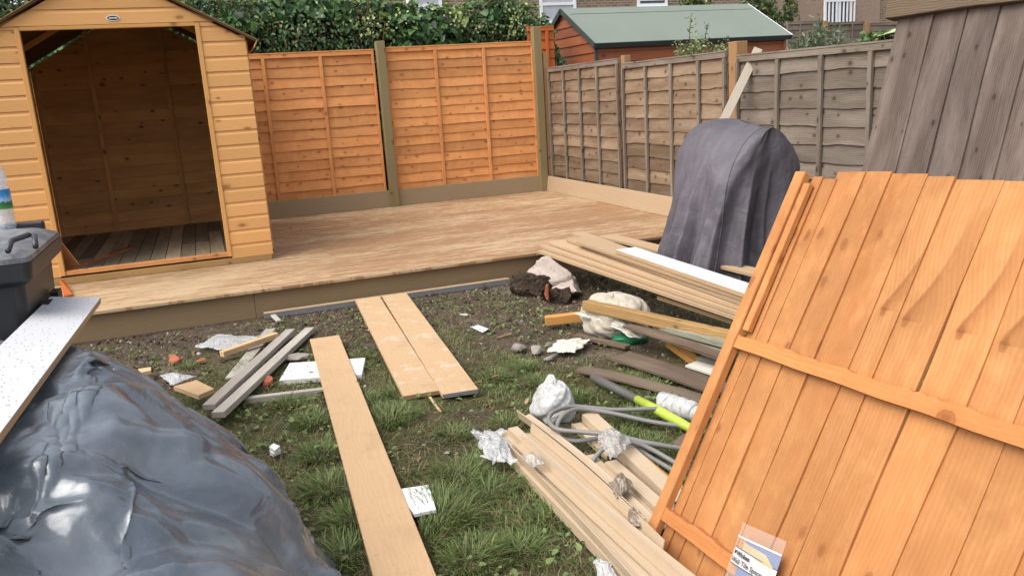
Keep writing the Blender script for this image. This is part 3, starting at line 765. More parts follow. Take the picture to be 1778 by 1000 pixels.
bquad('film', 0, 0, 1, 1, .012, M['pfilm'], n=14)
bquad('zip_strip', 0, .125, 1, .14, .0135, M['zip'])
def bpoly(name, pts, off, mat):
    # subdivided strip between two edges
    A0, A1, B0, B1 = pts; Pg = np.array([[bp(*(np.array(A0)*(1-s)*(1-t)+np.array(A1)*s*(1-t)+np.array(B0)*(1-s)*t+np.array(B1)*s*t), off+.004*math.sin((A0[0]*(1-s)+A1[0]*s)*5+(A0[1]*(1-t)+B0[1]*t)*3)+.006*math.sin((A0[0]*(1-s)+A1[0]*s)*math.pi)) for s in np.linspace(0, 1, 10)] for t in np.linspace(0, 1, 8)])
    return MB().grid(Pg).build(name, mat, bag, smooth=True)
bpoly('blue_print', ((.22, .145), (.98, .145), (.22, .26), (.98, .275)), .008, M['blue'])
bpoly('cream_print', ((.20, .165), (.70, .19), (.20, .26), (.94, .28)), .0095, M['cream'])
bpoly('white_label', ((.02, .235), (1.0, .275), (.02, .385), (1.0, .425)), .011, M['plabel'])
bpoly('label_edge', ((.02, .229), (1.0, .269), (.02, .235), (1.0, .275)), .0125, M['ink'])
bpoly('label_edge', ((.02, .385), (1.0, .425), (.02, .391), (1.0, .431)), .0125, M['ink'])
bpoly('blue_print', ((.20, .40), (.72, .42), (.16, .98), (.72, .98)), .0085, M['blue'])
for k in range(9): bpoly('small_print', ((.06, .50+k*.045), (.20, .515+k*.045), (.06, .508+k*.045), (.20, .523+k*.045)), .011, M['ink'])
for k in range(5): bpoly('small_print', ((.30, .54+k*.03), (.74, .60+k*.03), (.30, .546+k*.03), (.74, .606+k*.03)), .0115, M['ink'])
def text(body, s, t, size, bold, ang):
    cu = bpy.data.curves.new('t', 'FONT'); cu.body = body; cu.size = size; cu.offset = bold; cu.resolution_u = 3
    to = bpy.data.objects.new('t', cu); C.objects.link(to)
    dg = bpy.context.evaluated_depsgraph_get(); me = bpy.data.meshes.new_from_object(to.evaluated_get(dg))
    bpy.data.objects.remove(to)
    a = nrm(ax*math.cos(ang)+ay*math.sin(ang)); bdn = -nrm(np.cross(nv, a)); bdn = bdn if bdn@ay < 0 else -bdn
    o0 = bp(s, t, .0)
    for v in me.vertices:
        x, y = v.co.x, v.co.y; p = o0+a*x+bdn*y
        ss = ((p-TL)@ax)/bw; tt = ((p-TL)@ay)/bh
        p = p+nv*(.0155+.004*math.sin(ss*5+tt*3)+.006*math.sin(ss*math.pi))
        v.co = Vector(p-np.array(bag['_o']))
    me.materials.append(M['ink']); ob = bpy.data.objects.new('lettering', me); C.objects.link(ob); ob.parent = bag
LA = math.atan2(.040*bh, .98*bw)
text('Wickes', .13, .300, bw*.105, bw*.003, LA); text('Wall Tile Spacers', .05, .367, bw*.112, bw*.001, LA)
bpoly('emblem', ((.05, .262), (.10, .264), (.05, .292), (.10, .294)), .0125, M['ink'])

# ------------------------------------------------------------------ bbq cover
bbq_c = np.array([3.42, 4.78]); 
cv = thing('barbecue_cover', 'faded purple-grey fabric cover draped over a barbecue by the right fence', 'cover', (bbq_c[0], bbq_c[1], 0))
def cover_mesh():
    ang = math.radians(4); ca, sa = math.cos(ang), math.sin(ang)
    nth = 260; zs = np.concatenate([np.linspace(0.0, .62, 26), .62+.50*np.sin(np.linspace(0, math.pi/2, 24))[1:]])
    th = np.linspace(0, 2*math.pi, nth, endpoint=False)
    ph = rng.uniform(0, 6.28, 12)
    P = np.zeros((len(zs), nth, 3))
    for i, z in enumerate(zs):
        if z <= .62: a = .335+.13*(1-z/.62)**1.2; d = .36+.10*(1-z/.62)**1.2; ez = 4.2
        else:
            t = (z-.62)/.50; a = .335*max(0, 1-t**2.3)**.5; d = .36*(1-.06*t**2); ez = 4.2+2*t
        c, s = np.cos(th), np.sin(th)
        r = (np.abs(c)**ez+np.abs(s)**ez)**(-1/ez)
        x = a*r*c; y = d*r*s
        A = .17*(np.clip(1-z/.92, 0, 1)**1.0)
        warpt = th+.25*np.sin(z*3+ph[0])*.5
        f = 0
        for k, (fr, am) in enumerate(((6, 1.0), (10, .9), (17, .45), (27, .15))):
            f = f+am*(1-2*np.abs(np.sin(warpt*fr/2+ph[k]+.5*np.sin(warpt*2+ph[k+4])+z*.8*math.sin(ph[k+2])))**.8)
        f = f/1.9*A*(.45+1.0*vnoise(th*2.2+3, z*2.0+0*th, 77))
        sm = .03*(vnoise(th*3, z*5+0*th, 5)-.5)+.012*(vnoise(th*9, z*14+0*th, 8)-.5)
        x = x+(f+sm)*c; y = y+(f+sm)*s
        x = x-np.clip(-c, 0, 1)*.17*np.clip(1-z/1.0, 0, 1)**1.1
        zz = z*1.0+.006*np.sin(th*3)
        if z == 0: zz = zz*0+.012+.02*(vnoise(th*6, 0*th, 9))
        # lean & sag of the top
        P[i, :, 0] = bbq_c[0]+ca*x-sa*y; P[i, :, 1] = bbq_c[1]+sa*x+ca*y; P[i, :, 2] = zz+(.03*np.sin(y*6+1)*np.clip((z-.7)/.3, 0, 1))+.03*(vnoise(x*6+9, y*6+9, 3)-.5)*np.clip((z-.7)/.3, 0, 1)
    return P
Pc = cover_mesh(); MB().grid(Pc, uvs=3, closed=True).build('fabric', M['cover'], cv, smooth=True)
# arch piping seam on the near end and the lower seam
zi = [i for i in range(Pc.shape[0])]
def rim(j): return [Pc[i, j]+np.array([0, -.003, 0]) for i in range(4, Pc.shape[0])]
jr, jl = int(260*(1-.118)), int(260*(.5+.118))
MB().tube(rim(jl)+rim(jr)[::-1], .0035, 6).build('piping', M['cover'], cv, smooth=True)

# leaning batten
A = at(1148, 436, .26); A = np.array([3.13, 5.45, .02]); 
tb = aty(1317, 84, 5.63)
d0 = aty(1148, 436, 5.25)
dirv = nrm(tb-d0); foot = tb-dirv*((tb[2]-.01)/dirv[2])
plank('leaning_batten', foot, tb, .068, .028, M['greybat'], 'long greyish batten leaning on the right fence behind the grey cover', 'batten', up=nrm((-.62, -.78, 0)))

# ------------------------------------------------------------------ wheelie bin
BX0, BX1, BY0, BY1, BT = -1.17, -.598, 3.16, 3.90, .965
bin_ = thing('wheelie_bin', 'black wheelie bin with a closed lid, standing in front of the shed', 'bin', ((BX0+BX1)/2, (BY0+BY1)/2, 0))
def rrect(x0, x1, y0, y1, r, z, n=6):
    pts = []
    for cx, cy, a0 in ((x1-r, y1-r, 0), (x0+r, y1-r, 90), (x0+r, y0+r, 180), (x1-r, y0+r, 270)):
        for k in range(n+1):
            a = math.radians(a0+90*k/n); pts.append((cx+r*math.cos(a), cy+r*math.sin(a), z))
    return pts
def loft(rings, cap0=True, cap1=True, mb=None):
    mb = mb or MB(); mb.grid(np.array(rings), closed=True)
    if cap0: mb.poly(rings[0][::-1])
    if cap1: mb.poly(rings[-1])
    return mb
loft([rrect(BX0+.09, BX1-.09, BY0+.11, BY1-.07, .04, .03), rrect(BX0+.05, BX1-.05, BY0+.06, BY1-.05, .04, .80), rrect(BX0+.045, BX1-.045, BY0+.055, BY1-.045, .04, .90)]).build('body', M['binbody'], bin_)
loft([rrect(BX0+.035, BX1-.035, BY0+.035, BY1-.035, .03, .872), rrect(BX0+.008, BX1-.008, BY0+.008, BY1-.012, .035, .892), rrect(BX0+.0, BX1-.0, BY0+.0, BY1-.0, .035, BT-.012)], mb=MB()).build('rim', M['binbody'], bin_, bevel=.004)
L = []
for z, ins, r in ((BT-.010, .004, .04), (BT+.008, .006, .04), (BT+.02, .03, .05), (BT+.036, .065, .07), (BT+.040, .10, .08)): L.append(rrect(BX0+ins, BX1-ins, BY0+ins, BY1-ins*.6-.02, r, z))
lid = loft(L).build('lid', M['binlid'], bin_, smooth=True)
lid.modifiers.new('e', 'EDGE_SPLIT').split_angle = math.radians(50)
MB().box((BX0+.06, BY1-.035, BT+.0), EX, EY, EZ, BX1-BX0-.12, .045, .055).build('hinge_bar', M['binbody'], bin_, bevel=.006)
hp = [(-.86, 3.44), (-.86, 3.45), (-.74, 3.50), (-.70, 3.50)]
hc = [at(14, 436, BT+.04), at(20, 418, BT+.062), at(50, 408, BT+.066), at(60, 410, BT+.062), at(62, 428, BT+.036)]
MB().tube(hc, .010, 8).build('handle', M['binbody'], bin_, smooth=True)
for k, y in enumerate((3.40, 3.62)): MB().box((BX1-.043, y, .66), EY, EZ, EX, .09, .10, .03).build('grip_recess', M['black'], bin_)
for x in (BX0+.06, BX1-.10):
    MB().tube([(x, BY1-.06, .10), (x+.045, BY1-.06, .10)], .10, 20).build('wheel', M['black'], bin_)
# bottle on the lid
bc = at(9, 372, 1.0)
bo = thing('water_bottle', 'clear water bottle with a blue and green label at the back of the bin', 'bottle', (bc[0]-.02, bc[1], 1.0))
bx_, by_ = float(aty(2, 340, BY1-.05)[0]), BY1-.05
prof = [(0, .026), (.010, .032), (.045, .033), (.06, .030), (.075, .033), (.09, .0335), (.165, .0335), (.18, .030), (.21, .032), (.245, .025), (.275, .013), (.30, .012)]
R_ = [[(bx_+r*math.cos(t), by_+r*math.sin(t), .999+z) for t in np.linspace(0, 2*math.pi, 25)[:-1]] for z, r in prof]
loft(R_).build('bottle_body', M['petplastic'], bo, smooth=True)
q = NT('bottle_print'); uvn = q.n('SeparateXYZ', i_0=q.n('UVMap').outputs[0]); nz = q.noise(q.scale(q.n('UVMap').outputs[0], (1, 12, 1)), 2, 3)
hh = q.math('ADD', uvn.outputs[0], q.math('MULTIPLY', nz, .3))
q.put(q.b.inputs['Base Color'], q.ramp(hh, [(0, (.5, .6, .55)), (.2, (.05, .22, .04)), (.45, (.02, .10, .05)), (.52, (.30, .48, .62)), (.75, (.03, .22, .50)), (1, (.02, .18, .45))])); q.b.inputs['Roughness'].default_value = .3
Pl = np.array([[(bx_+.0342*math.cos(t), by_+.0342*math.sin(t), .999+z) for t in np.linspace(0, 2*math.pi, 33)[:-1]] for z in (.088, .105, .125, .145, .167)])
MB().grid(Pl, closed=True).build('label', q.m, bo, smooth=True)
MB().tube([(bx_, by_, 1.298), (bx_, by_, 1.316)], .015, 16).build('cap', M['blue'], bo)

# ------------------------------------------------------------------ polythene heap (cloth relaxed over a mound)
def heap():
    # ground outline of the heap; the sheet rises inwards from it
    PG = np.array([(.24, .6), (.23, 2.0), (.215, 2.38), (.15, 2.66), (.045, 2.88), (-.02, 3.12), (-.12, 3.32), (-.34, 3.52), (-.68, 3.66), (-1.2, 3.72), (-1.62, 3.5), (-1.9, 2.5), (-1.8, .6), (-.8, .2)])
    def H(x, y):
        d = np.full(x.shape, 9.); ins = np.zeros(x.shape, bool)
        for k in range(len(PG)):
            a, b_ = PG[k], PG[(k+1) % len(PG)]; e = b_-a
            t = np.clip(((x-a[0])*e[0]+(y-a[1])*e[1])/(e@e), 0, 1)
            d = np.minimum(d, np.hypot(x-a[0]-t*e[0], y-a[1]-t*e[1]))
            c_ = (a[1] > y) != (b_[1] > y); xi = (b_[0]-a[0])*(y-a[1])/(b_[1]-a[1]+1e-12)+a[0]; ins ^= c_ & (x < xi)
        n_ = 1+.45*(fbm(x*1.8+3, y*1.8, 62, 2)-.5)
        return np.where(ins, .71*(1-np.exp(-(d/.29)**1.1))*n_, 0)
    nx, ny = 240, 265
    x0, x1, y0, y1 = -1.62, .50, .95, 3.95
    gxx = np.linspace(x0, x1, nx); gyy = np.linspace(y0, y1, ny)
    XX, YY = np.meshgrid(gxx, gyy, indexing='ij')
    HB = H(XX, YY)
    for _ in range(14):
        HB[1:-1, 1:-1] = (HB[2:, 1:-1]+HB[:-2, 1:-1]+HB[1:-1, 2:]+HB[1:-1, :-2]+HB[1:-1, 1:-1]*2)/6
    HB = np.maximum(HB-.004, 0)
    und = np.clip(1-np.abs(XX+.54)/.14, 0, 1)*np.clip((3.62-YY)/.1, 0, 1)
    HB = np.minimum(HB, .70-.035*und)
    # lumps of what lies underneath
    HG = HB+np.where(HB > .2, 1, HB/.2)*((fbm(XX*2.6, YY*2.6, 61, 2)-.55)*.12)
    HG = np.maximum(HG, .004)
    def Hs(x, y):
        fx = np.clip((x-x0)/(x1-x0)*(nx-1), 0, nx-1.001); fy = np.clip((y-y0)/(y1-y0)*(ny-1), 0, ny-1.001)
        i = fx.astype(int); j = fy.astype(int); a = fx-i; c = fy-j
        return (HG[i, j]*(1-a)+HG[i+1, j]*a)*(1-c)+(HG[i, j+1]*(1-a)+HG[i+1, j+1]*a)*c
    P = np.stack([XX, YY, HG+.04+.10*fbm(XX*4, YY*4, 71, 2)], -1)
    P0_ = P.copy(); dx = (x1-x0)/(nx-1); dy = (y1-y0)/(ny-1)
    # rest lengths: true surface distance plus slack, so that the sheet buckles into folds
    def dist(A, B): return np.sqrt(((A-B)**2).sum(-1, keepdims=True))
    G3_ = np.stack([XX, YY, HG], -1)
    sl = 1.03+.07*fbm(XX*1.7, YY*1.7, 91, 2)[..., None]
    RX = dist(G3_[1:], G3_[:-1])*sl[1:]; RY = dist(G3_[:, 1:], G3_[:, :-1])*sl[:, 1:]
    RD1 = dist(G3_[1:, 1:], G3_[:-1, :-1])*sl[1:, 1:]; RD2 = dist(G3_[1:, :-1], G3_[:-1, 1:])*sl[1:, 1:]
    Vv = np.zeros_like(P)
    def solve(A, B, rest, k=1.0):
        d = B-A; L = np.sqrt((d*d).sum(-1, keepdims=True))+1e-9
        c = d*((L-rest)/L)*.5*k
        A += c; B -= c
    for it in range(150):
        old = P.copy(); Vv[..., 2] -= .0011; P = P+Vv
        for k in range(4):
            for s_ in (0, 1):
                m_ = (nx-s_)//2; solve(P[s_:s_+2*m_-1:2], P[s_+1:s_+2*m_:2], RX[s_:s_+2*m_-1:2])
                m_ = (ny-s_)//2; solve(P[:, s_:s_+2*m_-1:2], P[:, s_+1:s_+2*m_:2], RY[:, s_:s_+2*m_-1:2])
            for s_ in (0, 1):
                m_ = (nx-s_)//2
                solve(P[s_:s_+2*m_-1:2, :-1], P[s_+1:s_+2*m_:2, 1:], RD1[s_:s_+2*m_-1:2], .7)
                solve(P[s_:s_+2*m_-1:2, 1:], P[s_+1:s_+2*m_:2, :-1], RD2[s_:s_+2*m_-1:2], .7)
            h = Hs(P[..., 0], P[..., 1])+.003
            pen = P[..., 2] < h
            P[..., 2] = np.where(pen, h, P[..., 2])
            P[..., 0] = np.where(pen, old[..., 0]*.6+P[..., 0]*.4, P[..., 0]); P[..., 1] = np.where(pen, old[..., 1]*.6+P[..., 1]*.4, P[..., 1])
        # bending: pull each vertex gently to its neighbours' mean over a wider stencil
        kb = .15 if it < 130 else .06
        for st in (1, 3):
            P[st:-st, st:-st] += (((P[2*st:, st:-st]+P[:-2*st, st:-st]+P[st:-st, 2*st:]+P[st:-st, :-2*st])*.25)-P[st:-st, st:-st])*kb*(1 if st == 1 else .35)
        wa = (.004+.25*np.clip((.16-HB)/.14, 0, 1))[..., None]
        P[..., :2] += (P0_[..., :2]-P[..., :2])*wa
        we = .35*np.clip((.16-HB)/.14, 0, 1); P[..., 2] += (HG+.008-P[..., 2])*we
        P[..., 2] = np.minimum(P[..., 2], np.where((np.abs(P[..., 0]+.54) < .115) & (P[..., 1] < 3.57), .700, 9))
        Vv = np.clip((P-old)*.93, -.02, .02)
    # crisp crumple facets, stretched down the slope
    def worley(x, y, s_):
        ix = np.floor(x).astype(int); iy = np.floor(y).astype(int); f1 = np.full(x.shape, 9.); f2 = f1.copy()
        for ax_ in (-1, 0, 1):
            for ay_ in (-1, 0, 1):
                cx_ = ix+ax_; cy_ = iy+ay_
                d = np.hypot(cx_+_hash(cx_, cy_, s_)-x, cy_+_hash(cx_, cy_, s_+7)-y)
                f2 = np.minimum(f2, np.maximum(f1, d)); f1 = np.minimum(f1, d)
        return f1, f2
    wx = XX+(fbm(XX*3, YY*3, 101, 2)-.5)*.30; wy = YY+(fbm(XX*3, YY*3, 111, 2)-.5)*.30
    th_ = 1.0+1.2*(fbm(XX*.9, YY*.9, 121, 2)-.5)
    ua = wx*np.cos(th_)-wy*np.sin(th_); va = wx*np.sin(th_)+wy*np.cos(th_)
    d = 0
    r5 = np.random.default_rng(29)
    for k in range(4):
        an = -.75+r5.normal(0, .75); wl = r5.uniform(.12, .42); ph_ = r5.uniform(0, 1)
        pr_ = (wx*math.cos(an)+wy*math.sin(an))/wl+ph_+.35*(fbm(XX*1.3+k, YY*1.3, 140+k, 2)-.5)
        tri = np.abs((pr_ % 1)*2-1)
        sk_ = .25+.5*r5.uniform(); t01 = pr_ % 1; tri = np.where(t01 < sk_, t01/sk_, (1-t01)/(1-sk_))
        mk = np.clip((fbm(XX*1.6+3*k, YY*1.6, 160+k, 2)-.42)/.16, 0, 1)
        d = d+tri*mk*wl*.055
    def lattice(x, y, s_):
        # flat triangles between random heights: the facets of a crumpled sheet
        ix = np.floor(x).astype(int); iy = np.floor(y).astype(int); fx = x-ix; fy = y-iy
        h00, h10, h01, h11 = _hash(ix, iy, s_), _hash(ix+1, iy, s_), _hash(ix, iy+1, s_), _hash(ix+1, iy+1, s_)
        A = np.where(fx > fy, h00+(h10-h00)*fx+(h11-h10)*fy, h00+(h11-h01)*fx+(h01-h00)*fy)
        B = np.where(fx+fy < 1, h00+(h10-h00)*fx+(h01-h00)*fy, h11+(h01-h11)*(1-fx)+(h10-h11)*(1-fy))
        return np.where(_hash(ix, iy, s_+3) > .5, A, B)
    wx = XX+(fbm(XX*2.2, YY*2.2, 101, 2)-.5)*.35; wy = YY+(fbm(XX*2.2, YY*2.2, 111, 2)-.5)*.35
    for k, (f_, am, an, asp) in enumerate(((2.6, .12, .5, .5), (4.5, .085, 1.9, .45), (8, .066, .2, .5), (13, .042, 1.2, .6), (22, .019, 2.4, .7))):
        d = d+am*(lattice((wx*math.cos(an)-wy*math.sin(an))*f_, (wx*math.sin(an)+wy*math.cos(an))*f_*asp, 31+k)-.5)
    amp = np.clip((HB-.03)/.12, 0, 1)*(.6+.6*fbm(XX*2, YY*2, 131, 2))
    gx_ = np.gradient(P, axis=0); gy_ = np.gradient(P, axis=1); nn = np.cross(gx_, gy_); nn /= np.linalg.norm(nn, axis=-1, keepdims=True)+1e-9
    P = P+nn*(d*amp)[..., None]
    P[..., 2] = np.minimum(P[..., 2], np.where((np.abs(P[..., 0]+.54) < .115) & (P[..., 1] < 3.57), .705, 9))
    P[..., 2] = np.maximum(P[..., 2], gz(P[..., 0], P[..., 1])+.006)
    return P, HB
Ph, HB_ = heap()
mbh = MB().grid(Ph, uvs=2)
ij = [(i, j) for i in range(Ph.shape[0]-1) for j in range(Ph.shape[1]-1)]
keep = [k for k, (i, j) in enumerate(ij) if HB_[i, j] > .012]
mbh.f = [mbh.f[k] for k in keep]; mbh.uv = [x for k in keep for x in mbh.uv[4*k:4*k+4]]; mbh.t = [.5]*len(keep); mbh.m = [0]*len(keep)
o = mbh.build('plastic_sheeting', M['tarp'], None, smooth=True, origin=(-.5, 2.3, 0), sub=1)
tag(o, 'crumpled dark grey polythene sheeting heaped over rubble in the left foreground', 'sheeting')

# white-backed plank on the heap
E2 = np.array([-.453, 3.547, .731]); l = np.array([-.033, -.999, .012]); wv_ = np.array([-.988, .034, .149]); n_ = nrm(np.cross(wv_, l)); n_ = n_ if n_[2] > 0 else -n_
mb = MB(); mb.box(E2-n_*.001, l, wv_, n_, 2.3, .176, .001, mi=0); mb.box(E2-n_*.0245, l, wv_, n_, 2.3, .176, .023, mi=1)
tag(mb.build('composite_board', [M['speck'], M['comp']], None, origin=tuple(E2)), 'white speckled underside of a composite board lying on the grey polythene heap', 'board')

# ------------------------------------------------------------------ boards on the lawn
GBD = 'tan composite boards lying on the lawn'
A = at(563.5, 585, .05); B = at(703, 1000, .045); B = A+(B-A)*1.12
plank('composite_board', A, B, .176, .023, M['comp'], 'long single tan composite board running down the middle of the lawn', 'board', GBD, endmat=M['browncore'])
A = np.array([.967, 5.745, .062]); B = np.array([.828, 3.668, .045])
plank('composite_board', A, B, .176, .023, M['compd'], 'dusty tan composite board, left of the pair lying against the deck', 'board', GBD, endmat=M['browncore'])
A = np.array([1.156, 5.71, .067]); B = np.array([.997, 3.578, .050])
plank('composite_board', A, B, .176, .023, M['compd'], 'tan composite board with a grey cut end, right of the pair lying against the deck', 'board', GBD, endmat=M['greycore'])
# long batten along the deck
mb = MB(); mb.box((.25, 5.800, .0), EX, EY, EZ, 1.83, .05, .036, mi=1); mb.box((.25, 5.799, .0362), EX, EY, EZ, 1.83, .052, .004, mi=0)
tag(mb.build('batten', [M['skirt'], M['greycore']], None, origin=(1.1, 5.82, 0)), 'long thin batten with a grey side lying along the foot of the deck', 'batten')
plank('wooden_offcut', at(474, 546, .025), at(484, 556, .025), .035, .012, M['greywood'], 'little grey offcut at the left end of the long batten', 'offcut')
# grey battens on the left
GG = 'grey battens beside the polythene heap'
plank('batten', at(504, 571, .06), at(362, 702, .10), .06, .028, M['greywood'], 'grey batten, left of the crossed pair beside the polythene', 'batten', GG)
plank('batten', at(538, 568, .05), at(378, 715, .085), .06, .030, M['greywood'], 'grey batten, right of the crossed pair beside the polythene', 'batten', GG)
plank('batten', at(470, 570, .03), at(402, 655, .03), .07, .014, M['greywood'], 'short flat grey slat under the pair of grey battens', 'batten')
plank('batten', at(480, 577, .085), at(384, 610, .075), .042, .034, M['newpine'], 'short pale pine batten crossing the tops of the grey battens', 'batten')
plank('batten', at(425, 690, .035), at(566, 673, .035), .035, .03, M['greywood'], 'whitish grey batten lying left of the long tan board', 'batten', endmat=M['greywood'])
mb = MB(); pp = [at(302, 674, .10), at(341, 663, .10), at(372, 678, .10), at(345, 690, .10)]
mb.poly(pp[::-1], [(0, 0), (.1, 0), (.1, .1), (0, .1)]); o = mb.build('board_offcut', M['comp'], None, solid=.022, origin=tuple(pp[0])); tag(o, 'square tan board offcut between the polythene heap and the grey battens', 'offcut')
mb = MB(); pp = [at(483, 542+118, .03), at(503, 629, .03), at(634, 621, .03), at(627, 651, .03)]
def slab(name, px, z, T, mat, label, cat):
    mb = MB(); top = [at(a, b_, z) for a, b_ in px]; bot = [p-EZ*T for p in top]
    c = sum(top)/len(top); a = [np.cross(top[i]-c, top[(i+1) % len(top)]-c)[2] for i in range(len(top))]
    if sum(a) < 0: top = top[::-1]; bot = bot[::-1]
    mb.poly(top); mb.poly(bot[::-1])
    for i in range(len(top)): j = (i+1) % len(top); mb.poly([bot[i], bot[j], top[j], top[i]])
    return tag(mb.build(name, mat, None, bevel=.003, origin=tuple(c)), label, cat)
slab('polystyrene_sheet', [(485, 660), (503, 630), (634, 621), (628, 650)], .035, .025, M['white'], 'flat white polystyrene sheet lying under the long tan board', 'polystyrene')
slab('wall_tile', [(697, 848), (744, 841), (757, 884), (720, 892), (700, 870)], .04, .012, M['tile'], 'broken white wall tile right of the long tan board', 'tile')
slab('paper_slip', [(816, 567), (830, 564), (850, 571), (838, 577)], .02, .002, M['paper'], 'small folded white paper slip lying on the bare earth', 'paper')
slab('polystyrene_piece', [(467, 775), (475, 769), (486, 774), (477, 782)], .05, .02, M['white'], 'small white polystyrene crumb on the grass left of the long tan board', 'polystyrene')
slab('polystyrene_piece', [(468, 783), (484, 776), (487, 781), (474, 787)], .035, .015, M['white'], 'lower of the two small white crumbs on the grass by the polythene heap', 'polystyrene')
slab('plywood_piece', [(1190, 634), (1210, 626), (1262, 640), (1245, 652)], .05, .01, M['cloth'], 'pale cream sheet piece poking from behind the orange panel', 'offcut')
slab('wooden_offcut', [(240, 640), (262, 637), (262, 643), (243, 647)], .06, .02, M['newpine'], 'tiny pale wood block at the top edge of the polythene heap', 'offcut')
plank('garden_cane', at(741, 681, .03), at(771, 722, .012), .012, .008, M['newpine'], 'thin pale stick poking out from under the pair of boards', 'stick')
plank('garden_cane', at(822, 665, .02), at(865, 650, .02), .010, .006, M['yellow'], 'thin straw-coloured stick right of the pair of boards', 'stick')
plank('garden_cane', at(862, 586, .02), at(888, 578, .03), .012, .006, M['yellow'], 'short straw-coloured stick above the grey stones', 'stick')

# rocks and rubble
def rock(name, c, size, mat, label=None, cat=None, group=None, seed=0, sub=2, parent=None, flat=.9, angular=.3, rough_=0.0):
    r_ = np.random.default_rng(seed)
    import bmesh
    bm = bmesh.new(); bmesh.ops.create_icosphere(bm, subdivisions=sub, radius=1)
    off = r_.uniform(0, 50, 3); dirs = r_.normal(size=(7, 3)); dirs /= np.linalg.norm(dirs, axis=1)[:, None]; cuts = r_.uniform(.38, .72, 7)
    for v in bm.verts:
        p = np.array(v.co)
        for d_, k in zip(dirs, cuts):
            e = p@d_
            if e > k: p = p-d_*(e-k)
        p = p*(1+angular*(vnoise(p[0]*2+off[0], p[1]*2+p[2]*1.7+off[1], seed)-.5))
        p = p*(1+rough_*(fbm(np.array(p[0]*5+off[0]), np.array(p[1]*5+p[2]*4+off[1]), seed+3, 3)-.5))
        v.co = Vector(p*np.array(size))
    me = bpy.data.meshes.new(name); bm.to_mesh(me); bm.free(); me.materials.append(mat)
    o = bpy.data.objects.new(name, me); o.location = tuple(c); o.rotation_euler = (0, 0, r_.uniform(0, 6)); C.objects.link(o)
    if parent is not None: o.parent = parent; o.location = tuple(np.array(c)-np.array(parent['_o']))
    if label: tag(o, label, cat, group)
    return o
rock('brick_fragment', at(305, 622, .03), (.055, .04, .035), M['brickbit'], 'red brick fragment on the earth left of the pale pine batten', 'brick', seed=2)
rock('brick_fragment', at(351, 628, .02), (.045, .028, .022), M['brickbit'], 'flat chip of red brick just left of the grey battens', 'brick', seed=3)
rock('brick_fragment', at(464, 664, .03), (.045, .04, .04), M['brickbit'], 'dark brick lump between the grey battens and the polystyrene sheet', 'brick', seed=4)
rock('stone', at(514, 622, .025), (.10, .045, .03), M['stone'], 'long grey stone above the polystyrene sheet', 'stone', seed=5)
rock('stone', at(902, 602, .03), (.045, .06, .035), M['stone'], 'leftmost of the grey stones below the deck corner', 'stone', seed=6)
rock('stone', at(933, 606, .03), (.05, .05, .035), M['stone'], 'grey stone between its neighbour and the white rag', 'stone', seed=8)
rock('stone', at(958, 621, .02), (.055, .035, .025), M['stone'], 'flat grey stone just below the white rag', 'stone', seed=9)
rock('stone', at(952, 599, .02), (.035, .03, .02), M['stone'], 'small grey stone just left of the white rag', 'stone', seed=10)
rock('stone', at(805, 547, .015), (.055, .028, .012), M['cloth'], 'pale cream flat stone on the bare earth', 'stone', seed=11)
rock('stone', at(1190, 767, .02), (.09, .05, .02), M['oldboard'], 'brown flat slab half hidden under the orange panel', 'stone', seed=12)
# concrete lump
cl = at(985, 545, .0); cl = np.array([2.17, 5.25, 0])
lump = thing('concrete_lump', 'large broken lump of pinkish concrete with soil on it below the deck corner', 'concrete', tuple(cl))
rock('block', (cl[0]+.14, cl[1]+.22, .08), (.22, .20, .15), M['concrete'], parent=lump, seed=31, sub=4, angular=.15, rough_=.22)
rock('block', (cl[0]+.10, cl[1]-.05, .04), (.17, .14, .085), M['concrete'], parent=lump, seed=37, sub=4, angular=.15, rough_=.22)
rock('soil_crust', (cl[0]-.08, cl[1]+.12, .06), (.13, .2, .15), M['dirtlump'], parent=lump, seed=33, sub=4, angular=.3, rough_=.6)
rock('soil_crust', (cl[0]+.0, cl[1]-.17, .035), (.12, .1, .08), M['dirtlump'], parent=lump, seed=34, sub=4, angular=.3, rough_=.6)
rock('brick_piece', (cl[0]-.09, cl[1]-.18, .07), (.04, .03, .07), M['brickbit'], parent=lump, seed=35, sub=2)
# rubble sack
def blobgrid(c, size, seed, folds, n=48, m=64, flatb=.1):
    r_ = np.random.default_rng(seed); P = np.zeros((n, m, 3)); ph = r_.uniform(0, 6, 6)
    for i, t in enumerate(np.linspace(.001, math.pi-.001, n)):
        th = np.linspace(0, 2*math.pi, m, endpoint=False)
        e = .75; st = math.sin(t)**e; ct = math.copysign(abs(math.cos(t))**.8, math.cos(t))
        f = 1-.10*np.abs(fbm(np.cos(th)*4+9, np.sin(th)*4+t*5, seed+5, 3)-.5)*2+folds*(fbm(np.cos(th)*1.5+3+t, np.sin(th)*1.5+t*2, seed, 3)-.5)+folds*.35*np.abs(np.sin(th*2+ph[0]+t*3))*st
        P[i, :, 0] = c[0]+size[0]*st*np.cos(th)*f; P[i, :, 1] = c[1]+size[1]*st*np.sin(th)*f; P[i, :, 2] = np.maximum(c[2]+size[2]*ct*f, .0)
    return P
sc_ = at(1088, 590, 0)+np.array([.02, .18, 0])
sk = thing('rubble_sack', 'full dirty white rubble sack under the stack of tan boards', 'sack', tuple(sc_))
MB().grid(blobgrid(sc_+EZ*.10, (.19, .22, .125), 5, .30), closed=True).build('bag', M['sack'], sk, smooth=True)
MB().grid(blobgrid(sc_+np.array([-.03, -.22, .02]), (.10, .07, .035), 6, .5, 16, 24), closed=True).build('green_tape', M['green'], sk, smooth=True)

